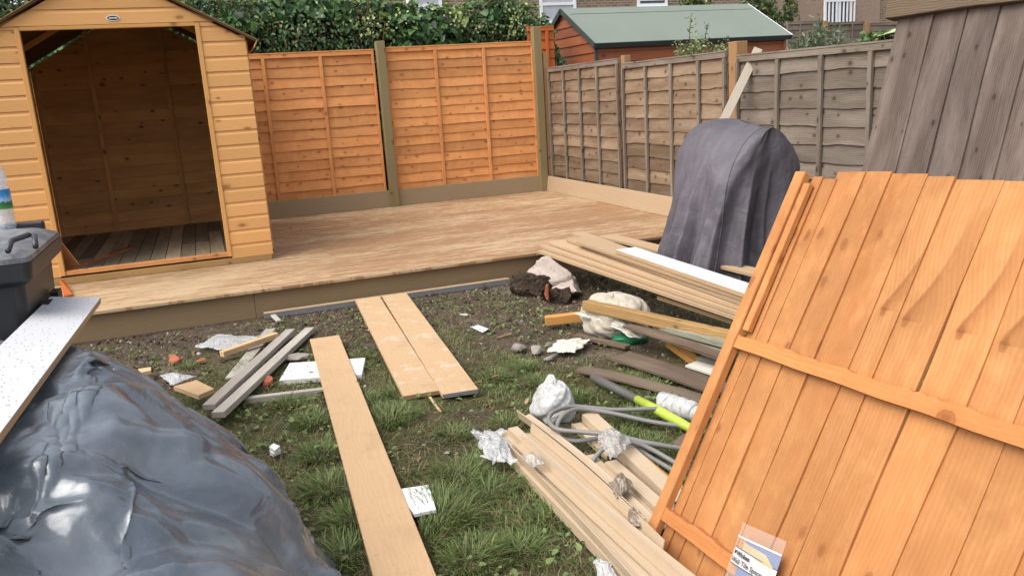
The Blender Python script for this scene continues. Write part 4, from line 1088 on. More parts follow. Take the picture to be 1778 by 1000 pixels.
# crumpled sheets
def crumple(name, corners, z, amp, mat, label, cat, seed=0, n=26, thick=.0015, lift=.02, group=None, freq=6):
    """bilinear patch through four pixel corners, crumpled"""
    c = [at(a, b_, z) if len(x) == 2 else at(a, b_, x[2]) for x in corners for a, b_ in [x[:2]]]
    s = np.linspace(0, 1, n); Sg, Tg = np.meshgrid(s, s, indexing='ij')
    P = ((1-Sg)*(1-Tg))[..., None]*c[0]+(Sg*(1-Tg))[..., None]*c[1]+(Sg*Tg)[..., None]*c[2]+((1-Sg)*Tg)[..., None]*c[3]
    rn = np.abs(fbm(Sg*freq+seed, Tg*freq, seed, 3)-.5)*2; rn2 = fbm(Sg*freq*.6, Tg*freq*.6+seed, seed+3, 2)
    P[..., 2] += amp*.38*(1-rn*1.6)+amp*rn2*.3+lift*.8*np.sin(Sg*math.pi)*np.sin(Tg*math.pi)
    ed = (fbm(Sg*5+seed, Tg*5, seed+9, 3)-.5)*np.linalg.norm(c[2]-c[0])*.15
    P[..., 0] += ed; P[..., 1] += (fbm(Sg*5, Tg*5+seed, seed+19, 3)-.5)*np.linalg.norm(c[2]-c[0])*.15
    P[..., 2] = np.maximum(P[..., 2], gz(P[..., 0], P[..., 1])+.004)
    cen = P.reshape(-1, 3).mean(0)
    return tag(MB().grid(P).build(name, mat, None, smooth=True, origin=tuple(cen), solid=thick), label, cat, group)
crumple('white_rag', [(950, 612), (972, 592), (1028, 590), (1000, 614)], .03, .02, M['cloth'], 'crumpled white rag on the earth below the concrete lump', 'rag', 3)
crumple('plastic_film', [(335, 603), (380, 583), (450, 586), (400, 612)], .03, .02, M['film'], 'torn clear plastic film on the earth behind the pale pine batten', 'plastic film', 4)
crumple('plastic_film', [(823, 752), (870, 758), (903, 812), (835, 805)], .05, .05, M['film'], 'crumpled clear film at the tip of the bundle of beige trims', 'plastic film', 6, lift=.05)
crumple('plastic_film', [(1034, 768), (1058, 750), (1100, 775), (1062, 805)], .09, .05, M['film2'], 'grey crumpled film wrapped over the trims under the conduit', 'plastic film', 8, lift=.05)
crumple('plastic_film', [(1030, 975), (1062, 985), (1075, 1012), (1040, 1008)], .03, .03, M['filmwhite'], 'white scrap of film at the bottom edge below the beige trims', 'plastic film', 9, lift=.02)
crumple('plastic_film', [(905, 795), (925, 788), (945, 808), (925, 815)], .10, .02, M['film2'], 'clear wrap around the near tips of the left beige trims', 'plastic film', 10, lift=.03)
crumple('wrapping', [(1057, 848), (1080, 828), (1100, 850), (1072, 872)], .08, .04, M['tape'], 'brown crumpled wrapping across the right bundle of trims', 'wrapping', 12, lift=.04)
crumple('wrapping', [(1086, 890), (1110, 893), (1122, 925), (1095, 918)], .06, .03, M['tape'], 'brown torn wrapping at the edge of the leaning orange panel', 'wrapping', 13, lift=.04)
crumple('plastic_tub', [(275, 655), (300, 650), (340, 656), (300, 672)], .06, .02, M['film'], 'crushed clear plastic tub beside the polythene heap', 'tub', 15, lift=.03)
crumple('red_scrap', [(300, 674), (308, 670), (314, 673), (306, 678)], .07, .004, plain('red_plastic', (.5, .02, .02), .5), 'tiny red plastic scrap beside the crushed clear tub', 'scrap', 16, n=8, lift=.004)
# white bag standing
wb = at(965, 735, 0)
P = blobgrid(wb+np.array([.02, .08, .06]), (.085, .10, .085), 41, .5, 60, 70)
zt = P[..., 2]; k = np.clip((zt-.05)/.16, 0, 1); P[..., 0] += .04*k; P[..., 2] += .05*k**2; P[..., 0] = (P[..., 0]-wb[0]-.05)*(1-.55*k)+wb[0]+.05
tag(MB().grid(P, closed=True).build('plastic_bag', M['filmwhite'], None, smooth=True, origin=tuple(wb)), 'crumpled white plastic bag standing at the end of the right trims', 'bag')
# foam roll
fr = [at(1150, 697, .05), at(1166, 698, .055), at(1190, 708, .05), at(1222, 722, .045)]
mb = MB(); pts = []; rad = []
for i in range(40):
    t = i/39; a = fr[0]*(1-t)+fr[3]*t; pts.append(a+np.array([0, 0, .004*math.sin(t*30)])); rad.append((.046 if t < .7 else .046-.02*(t-.7)/.3)*(1-.16*max(0, math.sin(t*34))**6)*(.75 if i in (0,) else 1))
mb.tube(pts, rad, 20); tag(mb.build('foam_roll', M['film'].copy() if 0 else M['filmwhite'], None, smooth=True, origin=tuple(fr[0])), 'white wrapped roll poking out from behind the orange panel', 'roll')

# pole with lime shaft
pl_ = thing('tool_pole', 'tool handle with a dark grey grip and a lime green shaft lying on the grass', 'tool handle', tuple(at(1105, 692, 0)))
g0, g1, g2 = at(1030, 655, .035), at(1106, 693, .035), at(1215, 752, .035)
MB().tube([g0-EZ*0+nrm(g0-g1)*.012, g0, g0+(g1-g0)*.3, g1], [.010, .021, .022, .020], 16).build('grip', M['darkgrey'], pl_, smooth=True)
MB().tube([g1, g1+(g2-g1)*.4, g1+(g2-g1)*.7, g2], [.019, .023, .021, .017], 16).build('shaft', M['lime'], pl_, smooth=True)

# old boards near the rubble
GO = 'old brown boards by the rubble'
plank('timber_offcut', at(1018, 521, .22), at(1290, 580, .20), .070, .055, M['yellow'], 'long sawn yellowish timber lying across the rubble sack', 'timber', segs=1, up=nrm((.2, -.3, 1)), bevel=.003)
plank('timber_offcut', at(946, 550, .09), at(1060, 536, .11), .06, .05, M['amber'], 'short amber sawn timber sticking out left of the rubble sack', 'timber')
crumple('plastic_strip', [(1000, 545, .12), (1050, 545, .14), (1125, 588, .07), (1095, 585, .07)], .1, .012, M['cloth'], 'long dirty white plastic strip in front of the rubble sack', 'plastic strip', 23, freq=3, lift=.04)
plank('old_board', at(1090, 562, .14), at(1262, 622, .12), .075, .018, M['oldboard'], 'narrow brown board directly below the yellowish timber', 'board', GO, segs=10, warp=lambda a: (0, .01*math.sin(a*3), 0))
plank('old_board', at(1140, 560, .17), at(1275, 596, .17), .05, .03, M['green_old'], 'upper mossy grey-green board beneath the yellowish timber', 'board', GO)
plank('old_board', at(1135, 566, .13), at(1262, 607, .13), .06, .02, M['green_old'], 'lower mossy grey-green board beneath the yellowish timber', 'board', GO)
plank('old_board', at(1000, 580, .03), at(1090, 600, .03), .05, .018, M['oldboard'], 'short reddish brown board lying just right of the white rag', 'board', GO)
plank('old_board', at(1076, 615, .05), at(1262, 678, .04), .145, .016, M['oldboard'], 'widest old brown board, lying beside the orange panel', 'board', GO, segs=14, warp=lambda a: (0, .008*math.sin(a*4), 0))
plank('old_board', at(1008, 638, .035), at(1232, 693, .03), .085, .014, M['oldboard'], 'pointed old brown board lying just above the grey grip', 'board', GO, segs=14, warp=lambda a: (0, .006*math.sin(a*5), 0))
plank('old_board', at(1165, 592, .06), at(1215, 628, .03), .06, .03, M['amber'], 'short amber brown board under the old boards', 'board', GO)
plank('old_board', at(1215, 618, .05), at(1260, 628, .05), .06, .02, M['green_old'], 'small weathered board end touching the orange panel', 'board', GO)

# conduit
def curve_px(px, z, n=60):
    P = np.array([at(a, b_, z+(zz)) for a, b_, zz in px]); k = len(P)
    out = []
    for i in range(k-1):
        p0 = P[max(i-1, 0)]; p1 = P[i]; p2 = P[i+1]; p3 = P[min(i+2, k-1)]
        for t in np.linspace(0, 1, 12, endpoint=False):
            out.append(.5*((2*p1)+(-p0+p2)*t+(2*p0-5*p1+4*p2-p3)*t*t+(-p0+3*p1-3*p2+p3)*t**3))
    out.append(P[-1]); return out
def c2(x, y, z=0.0): return (800+x/2.632, 620+y/2.632, z)
con = thing('conduit', 'coil of grey flexible conduit looped over the beige trims', 'conduit', tuple(at(960, 730, 0)))
for path in ([c2(1120, 290, .0), c2(1000, 245, .02), c2(900, 235, .03), c2(700, 240, .04), c2(520, 225, .06), c2(430, 247, .07), c2(402, 285, .07), c2(440, 328, .07), c2(560, 342, .07), c2(700, 356, .08), c2(860, 392, .06), c2(1060, 425, .02)],
             [c2(1100, 322, .0), c2(900, 300, .02), c2(700, 258, .05), c2(560, 236, .07), c2(480, 255, .08), c2(440, 312, .05), c2(455, 365, .02), c2(520, 383, .02), c2(600, 374, .03), c2(680, 362, .05)],
             [c2(578, 535, .0), c2(600, 480, .02), c2(650, 420, .06), c2(720, 388, .08), c2(790, 388, .07), c2(880, 425, .04), c2(1010, 500, .0)],
             [c2(760, 395, .05), c2(820, 425, .03), c2(880, 465, .01), c2(1010, 540, .0)]):
    MB().tube(curve_px(path, .018), .0095, 10).build('loop', M['conduit'], con, smooth=True)

# L trims
def ltrim(px0, px1, z0, z1, a, b_, rot, label, group, bend=0):
    A = at(*px0, z0); B = at(*px1, z1); l = nrm(B-A); wd = nrm(np.cross(EZ, l)); up = np.cross(l, wd)
    cr, sr = math.cos(rot), math.sin(rot); w2 = wd*cr+up*sr; u2 = up*cr-wd*sr; L = np.linalg.norm(B-A); n = 20
    P = []
    for i in range(n+1):
        t = i/n; c = A+(B-A)*t+wd*bend*math.sin(t*math.pi)
        P.append([c+w2*a, c+w2*.004+u2*.0, c+u2*.004, c+u2*b_])
    P = np.array(P)
    return tag(MB().grid(P).build('angle_trim', M['trim'], None, origin=tuple((A+B)/2), solid=.0035), label, 'trim', group)
def boxtrim(px0, px1, z0, z1, W, T, label, group, bend=0, open_=True):
    A = at(*px0, z0); B = at(*px1, z1); l = nrm(B-A); wd = nrm(np.cross(EZ, l)); up = np.cross(l, wd); n = 20; P = []
    for i in range(n+1):
        t = i/n; c = A+(B-A)*t+wd*bend*math.sin(t*math.pi)
        P.append([c-wd*W/2-up*T, c-wd*W/2, c+wd*W/2, c+wd*W/2-up*T])
    return tag(MB().grid(np.array(P)).build('channel_trim', M['trim'], None, origin=tuple((A+B)/2), solid=.004), label, 'trim', group)
GT = 'beige trims in the bundle left of the orange panel'
boxtrim((888, 785), (1130, 1035), .045, .045, .038, .035, 'lowest left beige trim, with its tip in clear wrap', GT)
boxtrim((872, 748), (1150, 1030), .055, .06, .034, .030, 'second beige trim from the left of the bundle', GT, bend=.01)
boxtrim((890, 742), (1215, 1018), .085, .075, .040, .030, 'uppermost beige trim of the left bundle', GT, bend=-.01)
ltrim((902, 727), (1125, 920), .05, .05, .05, .045, .25, 'open angled beige trim, farthest left at its tip', GT, bend=.02)
ltrim((921, 752), (1150, 962), .055, .055, -.05, .045, -.2, 'open angled beige trim lying inside the left bundle', GT, bend=.015)
ltrim((878, 775), (1105, 1020), .050, .055, .035, .030, .1, 'thin angled beige trim between the two left trims', GT, bend=.006)
ltrim((905, 770), (1190, 1030), .070, .065, -.035, .035, -.15, 'thin angled beige trim beneath the uppermost trim', GT, bend=-.004)
GT2 = 'beige trims in the bundle under the conduit'
boxtrim((1022, 717), (1185, 868), .065, .065, .060, .045, 'thick beige boxed trim beneath the conduit', GT2)
boxtrim((1022, 790), (1150, 918), .035, .035, .045, .03, 'lowest beige trim of the bundle under the conduit', GT2)
boxtrim((1060, 800), (1165, 892), .055, .055, .045, .035, 'middle beige trim of the bundle under the conduit', GT2)
boxtrim((1000, 735), (1062, 790), .03, .03, .04, .02, 'short beige trim end poking out beneath the white bag', GT2)
plank('batten', at(1112, 790, .04), at(1185, 850, .04), .03, .025, M['amber'], 'yellow pine batten beside the thick boxed trim', 'batten')

# ------------------------------------------------------------------ stack of boards on the deck edge
GS = 'tan composite boards stacked from the deck edge'
def c1(x, y): return (880+x/3.571, 380+y/3.571)
def sboard(pe0, pe1, z0, z1, W, mat, label, side=1, T=.023, wtop=None, cat='board', ext=0, group=GS):
    """left top edge from far pixel pe0 to near pixel pe1; board extends to +X side"""
    A = at(*c1(*pe0), z0); B = at(*c1(*pe1), z1); B = B+(B-A)*ext; l = nrm(B-A); wd = nrm(np.cross(l, EZ)); wd = wd if wd[0] > 0 else -wd
    n = np.cross(wd, l); n = n if n[2] > 0 else -n
    mb = MB()
    mb.box(A-n*T, l, wd, n, np.linalg.norm(B-A), W, T, mi=0)
    if wtop is not None: mb.box(A+n*.0004, l, wd, n, np.linalg.norm(B-A), W, .0008, mi=1)
    return tag(mb.build('composite_board', [mat]+([wtop] if wtop else []), None, bevel=.0015, origin=tuple((A+B)/2)), label, cat, group)
sboard((190, 196), (1420, 606), .230, .225, .176, M['compb'], 'bottom board of the tan stack by the deck corner', ext=.12)
sboard((205, 163), (1430, 577), .257, .251, .176, M['compb'], 'second board from the bottom of the tan stack', ext=.12)
sboard((260, 142), (1455, 545), .285, .277, .176, M['compb'], 'third board from the bottom of the tan stack', ext=.12)
sboard((366, 122), (1470, 520), .312, .304, .150, M['compb'], 'fourth board of the tan stack, hidden under the two top boards', ext=.12)
sboard((428, 136), (1480, 492), .340, .331, .176, M['compb'], 'top tan board of the stack, beneath the white speckled one', ext=.12)
sboard((674, 192), (1480, 466), .366, .357, .150, M['comp'], 'short white speckled board lying on top of the tan stack', wtop=M['speck'], ext=.12)
sboard((402, 84), (900, 270), .252, .250, .10, M['compb'], 'short board end behind the top of the tan stack')
sboard((575, 105), (1545, 345), .262, .235, .13, M['compb'], 'rearmost tan board, running in front of the grey cover', ext=.10)
sboard((930, 478), (1420, 638), .16, .15, .10, M['comp'], 'loose tan board slipping out below the tan stack', ext=.1)

# ------------------------------------------------------------------ grass, debris
def in_poly(x, y): return (y > 1.3) & (y < 5.6) & (x > -1.0) & (x < 3.6)
def blades(name, n, cx, cy, hmin, hmax, wmin, wmax, lean, cols, seed, label, dirs=None):
    r_ = np.random.default_rng(seed); n = len(cx)
    h = r_.uniform(hmin, hmax, n); wd = r_.uniform(wmin, wmax, n)
    a = r_.uniform(0, 2*math.pi, n) if dirs is None else dirs; ln = r_.uniform(lean[0], lean[1], n)
    dx, dy = np.cos(a), np.sin(a); px, py = -dy, dx
    tw = r_.uniform(-.6, .6, n); px2 = px*np.cos(tw)-py*np.sin(tw); py2 = px*np.sin(tw)+py*np.cos(tw)
    z0 = gz(cx, cy)-.004
    V = np.zeros((n, 7, 3))
    for k, (t, wf) in enumerate(((0, 1), (.4, .9), (.75, .6))):
        off = h*ln*t**1.7; zz = h*t*np.sqrt(np.clip(1-(ln*.55*t)**2, .15, 1))*(1-.25*ln*t)
        for s_, j in ((-1, 0), (1, 1)):
            V[:, 2*k+j, 0] = cx+dx*off+s_*px2*wd*wf/2; V[:, 2*k+j, 1] = cy+dy*off+s_*py2*wd*wf/2; V[:, 2*k+j, 2] = z0+zz
    off = h*ln; V[:, 6, 0] = cx+dx*off; V[:, 6, 1] = cy+dy*off; V[:, 6, 2] = z0+h*np.sqrt(np.clip(1-(ln*.55)**2, .15, 1))*(1-.30*ln)
    b_ = (np.arange(n)*7)[:, None]
    T = np.concatenate([b_+np.array(t) for t in ([0, 1, 3], [0, 3, 2], [2, 3, 5], [2, 5, 4], [4, 5, 6])], 0)
    ci = r_.choice(len(cols), n, p=[c[1] for c in cols]); cc = np.array([c[0] for c in cols])[ci]*r_.uniform(.7, 1.3, n)[:, None]
    vc = np.ones((n, 7, 4)); vc[..., :3] = cc[:, None, :]
    return V.reshape(-1, 3), T, vc.reshape(-1, 4)
q = NT('grass_blade'); ca_ = q.n('Attribute', attribute_name='col').outputs['Color']
q.put(q.b.inputs['Base Color'], ca_); q.b.inputs['Roughness'].default_value = .55; q.b.inputs['Specular IOR Level'].default_value = .3
tr = q.n('BsdfTranslucent'); q.put(tr.inputs['Color'], ca_); mx = q.n('MixShader'); mx.inputs[0].default_value = .25
q.t.links.new(q.b.outputs[0], mx.inputs[1]); q.t.links.new(tr.outputs[0], mx.inputs[2]); q.t.links.new(mx.outputs[0], q.t.nodes['Material Output'].inputs[0])
M['grass'] = q.m
G = (.110, .155, .045); G2 = (.180, .232, .075); G3 = (.060, .092, .028); ST = (.26, .20, .10); ST2 = (.17, .13, .07)
Vs, Ts, Cs = [], [], []
BOARDS = [((.544, 4.95), (.36, 1.4), .088), ((.967, 5.745), (.828, 3.66), .09), ((1.150, 5.71), (.989, 3.57), .09)]
def clear(x, y, pad=.012):
    ok = np.ones(len(x), bool)
    for (a0, a1), (b0, b1), hw in BOARDS:
        dx, dy = b0-a0, b1-a1; L2 = dx*dx+dy*dy; t = ((x-a0)*dx+(y-a1)*dy)/L2; d = np.abs((x-a0)*dy-(y-a1)*dx)/math.sqrt(L2)
        ok &= ~((t > -.005) & (t < 1.01) & (d < hw+pad))
    return ok
def addb(r):
    # drop blades whose root or tip lies over a board
    v = r[0].reshape(-1, 7, 3); ok = clear(v[:, 0, 0], v[:, 0, 1]) & clear(v[:, 6, 0], v[:, 6, 1], .0) & clear(v[:, 4, 0], v[:, 4, 1], .0)
    n0 = len(v); idm = -np.ones(n0, int); idm[ok] = np.arange(ok.sum()); T = r[1]; bl = T[:, 0]//7; kk = ok[bl]; T = T[kk]; T = T % 7+(idm[bl[kk]]*7)[:, None]
    r = (v[ok].reshape(-1, 3), T, r[2].reshape(-1, 7, 4)[ok].reshape(-1, 4))
    off = sum(len(v) for v in Vs); Vs.append(r[0]); Ts.append(r[1]+off); Cs.append(r[2])
# clumped lawn
N = 150000
cx = rng.uniform(-.9, 3.6, N); cy = rng.uniform(1.3, 5.75, N)
dens = (1-dirtmask(cx, cy)*.97)*np.clip((fbm(cx*3.3+7, cy*3.3, 41, 4)-.30)/.25, .06, 1)
k = rng.uniform(0, 1, N) < dens; cx, cy = cx[k], cy[k]
clump = fbm(cx*6, cy*6, 51, 2)
dirs = fbm(cx*1.8, cy*1.8, 99, 2)*14+rng.normal(0, .9, len(cx))
big = fbm(cx*2.4+9, cy*2.4, 43, 3) > .55
addb(blades('g', 0, cx[~big], cy[~big], .012, .045, .0018, .0034, (.4, 1.3), [(G, .27), (G2, .25), (G3, .08), (ST, .22), (ST2, .18)], 1, '', dirs[~big]))
addb(blades('g', 0, cx[big], cy[big], .025, .062, .002, .004, (.5, 1.35), [(G, .42), (G2, .30), (G3, .16), (ST, .07), (ST2, .05)], 2, '', dirs[big]))
# long tufts
tufts = [(680, 735, .16, 900), (640, 700, .10, 300), (760, 900, .20, 1300), (720, 940, .16, 900), (620, 900, .14, 800), (575, 850, .16, 900), (560, 790, .13, 500), (540, 740, .12, 500), (500, 705, .1, 250), (860, 660, .1, 350), (910, 640, .09, 300), (940, 670, .12, 350),
         (700, 690, .12, 500), (800, 830, .14, 450), (850, 860, .13, 500), (820, 970, .14, 500), (900, 960, .12, 400), (980, 820, .1, 300), (1100, 730, .13, 500), (1130, 780, .1, 400), (880, 740, .1, 300), (960, 900, .1, 300), (600, 960, .14, 700), (1000, 690, .1, 250), (430, 640, .08, 120), (330, 640, .08, 160), (640, 620, .05, 60), (1080, 760, .1, 300), (790, 760, .1, 300)]
for i, (a, b_, rr, nn) in enumerate(tufts):
    c = at(a, b_, 0); r_ = np.random.default_rng(200+i); rad = rr*.7*np.sqrt(r_.uniform(0, 1, nn)); an = r_.uniform(0, 6.28, nn)
    x_ = c[0]+rad*np.cos(an); y_ = c[1]+rad*np.sin(an)
    lean_dir = an+r_.normal(0, .5, nn)
    addb(blades('g', 0, x_, y_, .03, .03+rr*.36, .0022, .0042, (.45, 1.3), [(G, .46), (G2, .32), (G3, .14), (ST, .05), (ST2, .03)], 300+i, '', lean_dir))
# straw thatch lying flat
N = 44000; cx = rng.uniform(-.9, 3.4, N); cy = rng.uniform(1.3, 5.75, N)
k = rng.uniform(0, 1, N) < np.clip((fbm(cx*2.6, cy*2.6, 71, 3)-.35)/.3, .1, 1)*np.clip((5.6-cy)/.8, .25, 1); cx, cy = cx[k], cy[k]
addb(blades('g', 0, cx, cy, .02, .07, .0015, .0032, (1.5, 1.78), [(ST, .38), (ST2, .40), (G, .12), ((.32, .27, .17), .10)], 9, ''))
o = np_mesh('grass', np.concatenate(Vs), np.concatenate(Ts), M['grass'], {'col': ('POINT', 'FLOAT_COLOR', np.concatenate(Cs))}); o['kind'] = 'stuff'; tag(o, 'tufty worn lawn grass mixed with straw', 'grass')

# broad-leaved weeds: small leaves
def leaves(n, P, size, nrmv, cols, seed, fold=.25, hang=False, lw=.75, heart=False):
    """P (n,3) positions, nrmv (n,3) normals -> 6-vert leaves"""
    r_ = np.random.default_rng(seed); n = len(P)
    nv_ = nrmv/np.linalg.norm(nrmv, axis=1)[:, None]
    t = r_.normal(size=(n, 3))
    if hang: t = t*.55+np.array([0, 0, -1.0])
    t = t-nv_*(t*nv_).sum(1)[:, None]; t /= np.linalg.norm(t, axis=1)[:, None]+1e-9
    s_ = np.cross(nv_, t); L = size[:, None]
    shape = [(0, 0, 0), (.28, .48, fold), (.68, .34, fold*.7), (1, 0, -.1), (.68, -.34, fold*.7), (.28, -.48, fold)] if not heart else [(0, 0, 0), (.12, .55, fold), (.55, .42, fold*.8), (1.05, 0, -.15), (.55, -.42, fold*.8), (.12, -.55, fold)]
    V = np.stack([P+t*L*a+s_*L*b_*lw+nv_*L*c*.5 for a, b_, c in shape], 1)
    b0_ = (np.arange(n)*6)[:, None]
    T = np.concatenate([b0_+np.array(x) for x in ([0, 1, 2], [0, 2, 3], [0, 3, 4], [0, 4, 5])], 0)
    ci = r_.choice(len(cols), n, p=[c[1] for c in cols]); cc = np.array([c[0] for c in cols])[ci]*r_.uniform(.7, 1.3, n)[:, None]
    vc = np.ones((n, 6, 4)); vc[..., :3] = cc[:, None, :]
    return V.reshape(-1, 3), T, vc.reshape(-1, 4)
def leafmesh(name, parts, mat, parent=None, smooth=False):
    Vv, Tt, Cc = [], [], []; off = 0
    for v, t, c in parts: Vv.append(v); Tt.append(t+off); Cc.append(c); off += len(v)
    return np_mesh(name, np.concatenate(Vv), np.concatenate(Tt), mat, {'col': ('POINT', 'FLOAT_COLOR', np.concatenate(Cc))}, parent=parent, smooth=smooth)
N = 9000; cx = rng.uniform(-.8, 3.4, N); cy = rng.uniform(1.4, 5.7, N)
k = rng.uniform(0, 1, N) < np.clip((fbm(cx*2.2+4, cy*2.2, 81, 3)-.42)/.15, .04, 1); cx, cy = cx[k], cy[k]; n = len(cx)
nn_ = np.stack([rng.normal(0, .45, n), rng.normal(0, .45, n), np.ones(n)], 1)
o = leafmesh('weeds', [leaves(n, np.stack([cx, cy, gz(cx, cy)+rng.uniform(.006, .03, n)], 1), rng.uniform(.012, .032, n), nn_, [(G2, .45), (G, .4), ((.11, .17, .05), .15)], 5)], M['grass'])
o['kind'] = 'stuff'; tag(o, 'small green weeds and clover scattered through the lawn', 'weeds')
# dead leaves and wood chips
N = 5200; cx = rng.uniform(-.9, 3.5, N); cy = rng.uniform(1.4, 5.85, N); n = N
nn_ = np.stack([rng.normal(0, .5, n), rng.normal(0, .5, n), np.ones(n)], 1)
o = leafmesh('leaf_litter', [leaves(n, np.stack([cx, cy, gz(cx, cy)+rng.uniform(.003, .012, n)], 1), np.where(rng.uniform(0, 1, n) < .04, rng.uniform(.03, .05, n), rng.uniform(.006, .02, n)), nn_, [((.22, .13, .07), .3), ((.13, .085, .05), .35), ((.34, .26, .16), .25), ((.42, .38, .30), .1)], 6, lw=.5)], M['grass'])
o['kind'] = 'stuff'; tag(o, 'dead leaves and wood chips strewn over earth and grass', 'leaf litter')
# stones and clods
import bmesh
bm = bmesh.new(); bmesh.ops.create_icosphere(bm, subdivisions=1, radius=1); base = np.array([v.co[:] for v in bm.verts]); bf = np.array([[v.index for v in f.verts] for f in bm.faces]); bm.free()
N = 5200; cx = rng.uniform(-1.2, 3.5, N); cy = 5.86-np.abs(rng.normal(0, 1.1, N)); cy = np.where(rng.uniform(0, 1, N) < .25, rng.uniform(1.6, 5.8, N), cy)
k = (cy > 1.5) & (rng.uniform(0, 1, N) < .15+.85*dirtmask(cx, cy)); cx, cy = cx[k], cy[k]; n = len(cx)
sz = np.exp(rng.normal(-5.25, .55, n)); V = base[None]*(1+rng.uniform(-.28, .28, (n, len(base), 1)))*sz[:, None, None]*rng.uniform(.6, 1.3, (n, 1, 3))
V = V+np.stack([cx, cy, gz(cx, cy)+sz*.3], 1)[:, None, :]
Fc = (np.arange(n)*len(base))[:, None, None]+bf[None]
pal = np.array([(.055, .04, .03), (.075, .055, .04), (.16, .13, .10), (.28, .24, .19), (.26, .12, .08), (.42, .39, .34)])[rng.choice(6, n, p=[.42, .32, .15, .06, .03, .02])]
vc = np.ones((n, len(base), 4)); vc[..., :3] = pal[:, None, :]
q = NT('pebble'); q.put(q.b.inputs['Base Color'], q.n('Attribute', attribute_name='col').outputs['Color']); q.b.inputs['Roughness'].default_value = .95; q.b.inputs['Specular IOR Level'].default_value = .15
q.put(q.b.inputs['Normal'], q.bump(q.noise(q.n('TexCoord').outputs['Object'], 200, 3), .6, .004))
o = np_mesh('gravel', V.reshape(-1, 3), Fc.reshape(-1, 3), q.m, {'col': ('POINT', 'FLOAT_COLOR', vc.reshape(-1, 4))}); o['kind'] = 'stuff'; tag(o, 'clods and small stones on the bare earth', 'gravel')

# ------------------------------------------------------------------ hedge behind the back fence
q = NT('leaf_glossy'); ca_ = q.n('Attribute', attribute_name='col').outputs['Color']
q.put(q.b.inputs['Base Color'], ca_); q.b.inputs['Roughness'].default_value = .42; q.b.inputs['Specular IOR Level'].default_value = .45
tr = q.n('BsdfTranslucent'); q.put(tr.inputs['Color'], ca_); mx = q.n('MixShader'); mx.inputs[0].default_value = .22
q.t.links.new(q.b.outputs[0], mx.inputs[1]); q.t.links.new(tr.outputs[0], mx.inputs[2]); q.t.links.new(mx.outputs[0], q.t.nodes['Material Output'].inputs[0])
M['leaf'] = q.m
hd = thing('hedge', 'dense dark green climbing hedge of ivy and hops behind the back fence', 'hedge', (1.5, 10.9, 0))
def htop(x):
    return np.interp(x, [-4, -1.5, 0, .8, 1.6, 2.5, 2.9, 3.4, 3.85, 4.15, 4.45, 4.7], [2.9, 2.85, 2.74, 2.68, 2.70, 2.60, 2.50, 2.55, 2.72, 2.66, 2.35, 1.8])+(fbm(x*4, x*0, 3, 3)-.5)*.14
N = 23000; hx = rng.uniform(-3.5, 4.72, N); tp = htop(hx)
dep = rng.beta(1.0, 2.4, N)
hz = np.where(rng.uniform(0, 1, N) < .75, tp-rng.beta(.9, 1.6, N)*1.15, rng.uniform(.8, 2.4, N)); hz = np.minimum(hz, tp)
front = 10.28+(fbm(hx*2.2, hz*2.6, 13, 3)-.5)*.42+np.clip((hz-(tp-.30))/.30, 0, 1)**2*.28
hy = front+dep*.55
nn_ = np.stack([rng.normal(0, .55, N), -np.ones(N)*.8, rng.normal(.35, .5, N)], 1)
kind = fbm(hx*1.9+5, hz*2.2, 17, 3)
szl = np.where(kind > .52, rng.uniform(.055, .115, N), rng.uniform(.03, .07, N))
hcA = [((.040, .095, .030), .34), ((.065, .145, .042), .32), ((.11, .21, .055), .20), ((.018, .042, .016), .10), ((.20, .27, .07), .04)]
A_ = kind > .52
parts = [leaves(0, np.stack([hx, hy, hz], 1)[A_], szl[A_], nn_[A_], hcA, 51, hang=True, heart=True, lw=.9),
         leaves(0, np.stack([hx, hy, hz], 1)[~A_], szl[~A_], nn_[~A_], [((.042, .090, .030), .34), ((.07, .14, .038), .34), ((.12, .20, .055), .2), ((.12, .075, .04), .12)], 52, hang=True, lw=.6)]
N2 = 2600; tx = rng.uniform(-3.5, 4.6, N2); tz = htop(tx)+rng.normal(0, .035, N2)+.01; ty = rng.uniform(10.3, 10.9, N2)
parts.append(leaves(0, np.stack([tx, ty, tz], 1), rng.uniform(.04, .09, N2), np.stack([rng.normal(0, .6, N2), rng.normal(-.3, .5, N2), np.ones(N2)], 1), [((.06, .13, .03), .5), ((.10, .19, .045), .35), ((.20, .27, .07), .15)], 53))
leafmesh('foliage', parts, M['leaf'], parent=hd)
# hop cones, pale
hp_ = []
for (a, b_, nn) in ((790, 18, 60), (800, 38, 50), (905, 12, 60), (895, 45, 50), (890, 62, 40), (838, 45, 30), (700, 25, 30), (640, 40, 60), (670, 48, 30), (915, 60, 25), (560, 18, 20)):
    nn = int(nn*.5); c = aty(a, b_, 10.2); x_ = c[0]+rng.normal(0, .085, nn); z_ = c[2]+rng.normal(0, .07, nn); y_ = 10.2+rng.uniform(-.05, .08, nn)
    hp_.append(leaves(0, np.stack([x_, y_, z_], 1), rng.uniform(.025, .05, nn), np.stack([rng.normal(0, .6, nn), -np.ones(nn), rng.normal(.3, .4, nn)], 1), [((.20, .26, .08), .6), ((.30, .34, .12), .4)], 60+nn, hang=True, lw=.9))
leafmesh('hop_flowers', hp_, M['leaf'], parent=hd)['kind'] = 'stuff'
mb = MB()
for i in range(150):
    x_ = random.uniform(-3.3, 4.6); z_ = random.uniform(1.2, float(htop(x_))-.1); y_ = random.uniform(10.35, 10.8); p = [np.array([x_, y_, z_])]
    for k in range(4): p.append(p[-1]+np.array([random.gauss(0, .12), random.gauss(0, .05), random.gauss(.02, .14)]))
    mb.tube(p, .008, 5)
mb.build('stem', plain('vine_stem', (.13, .075, .045), .9), hd)
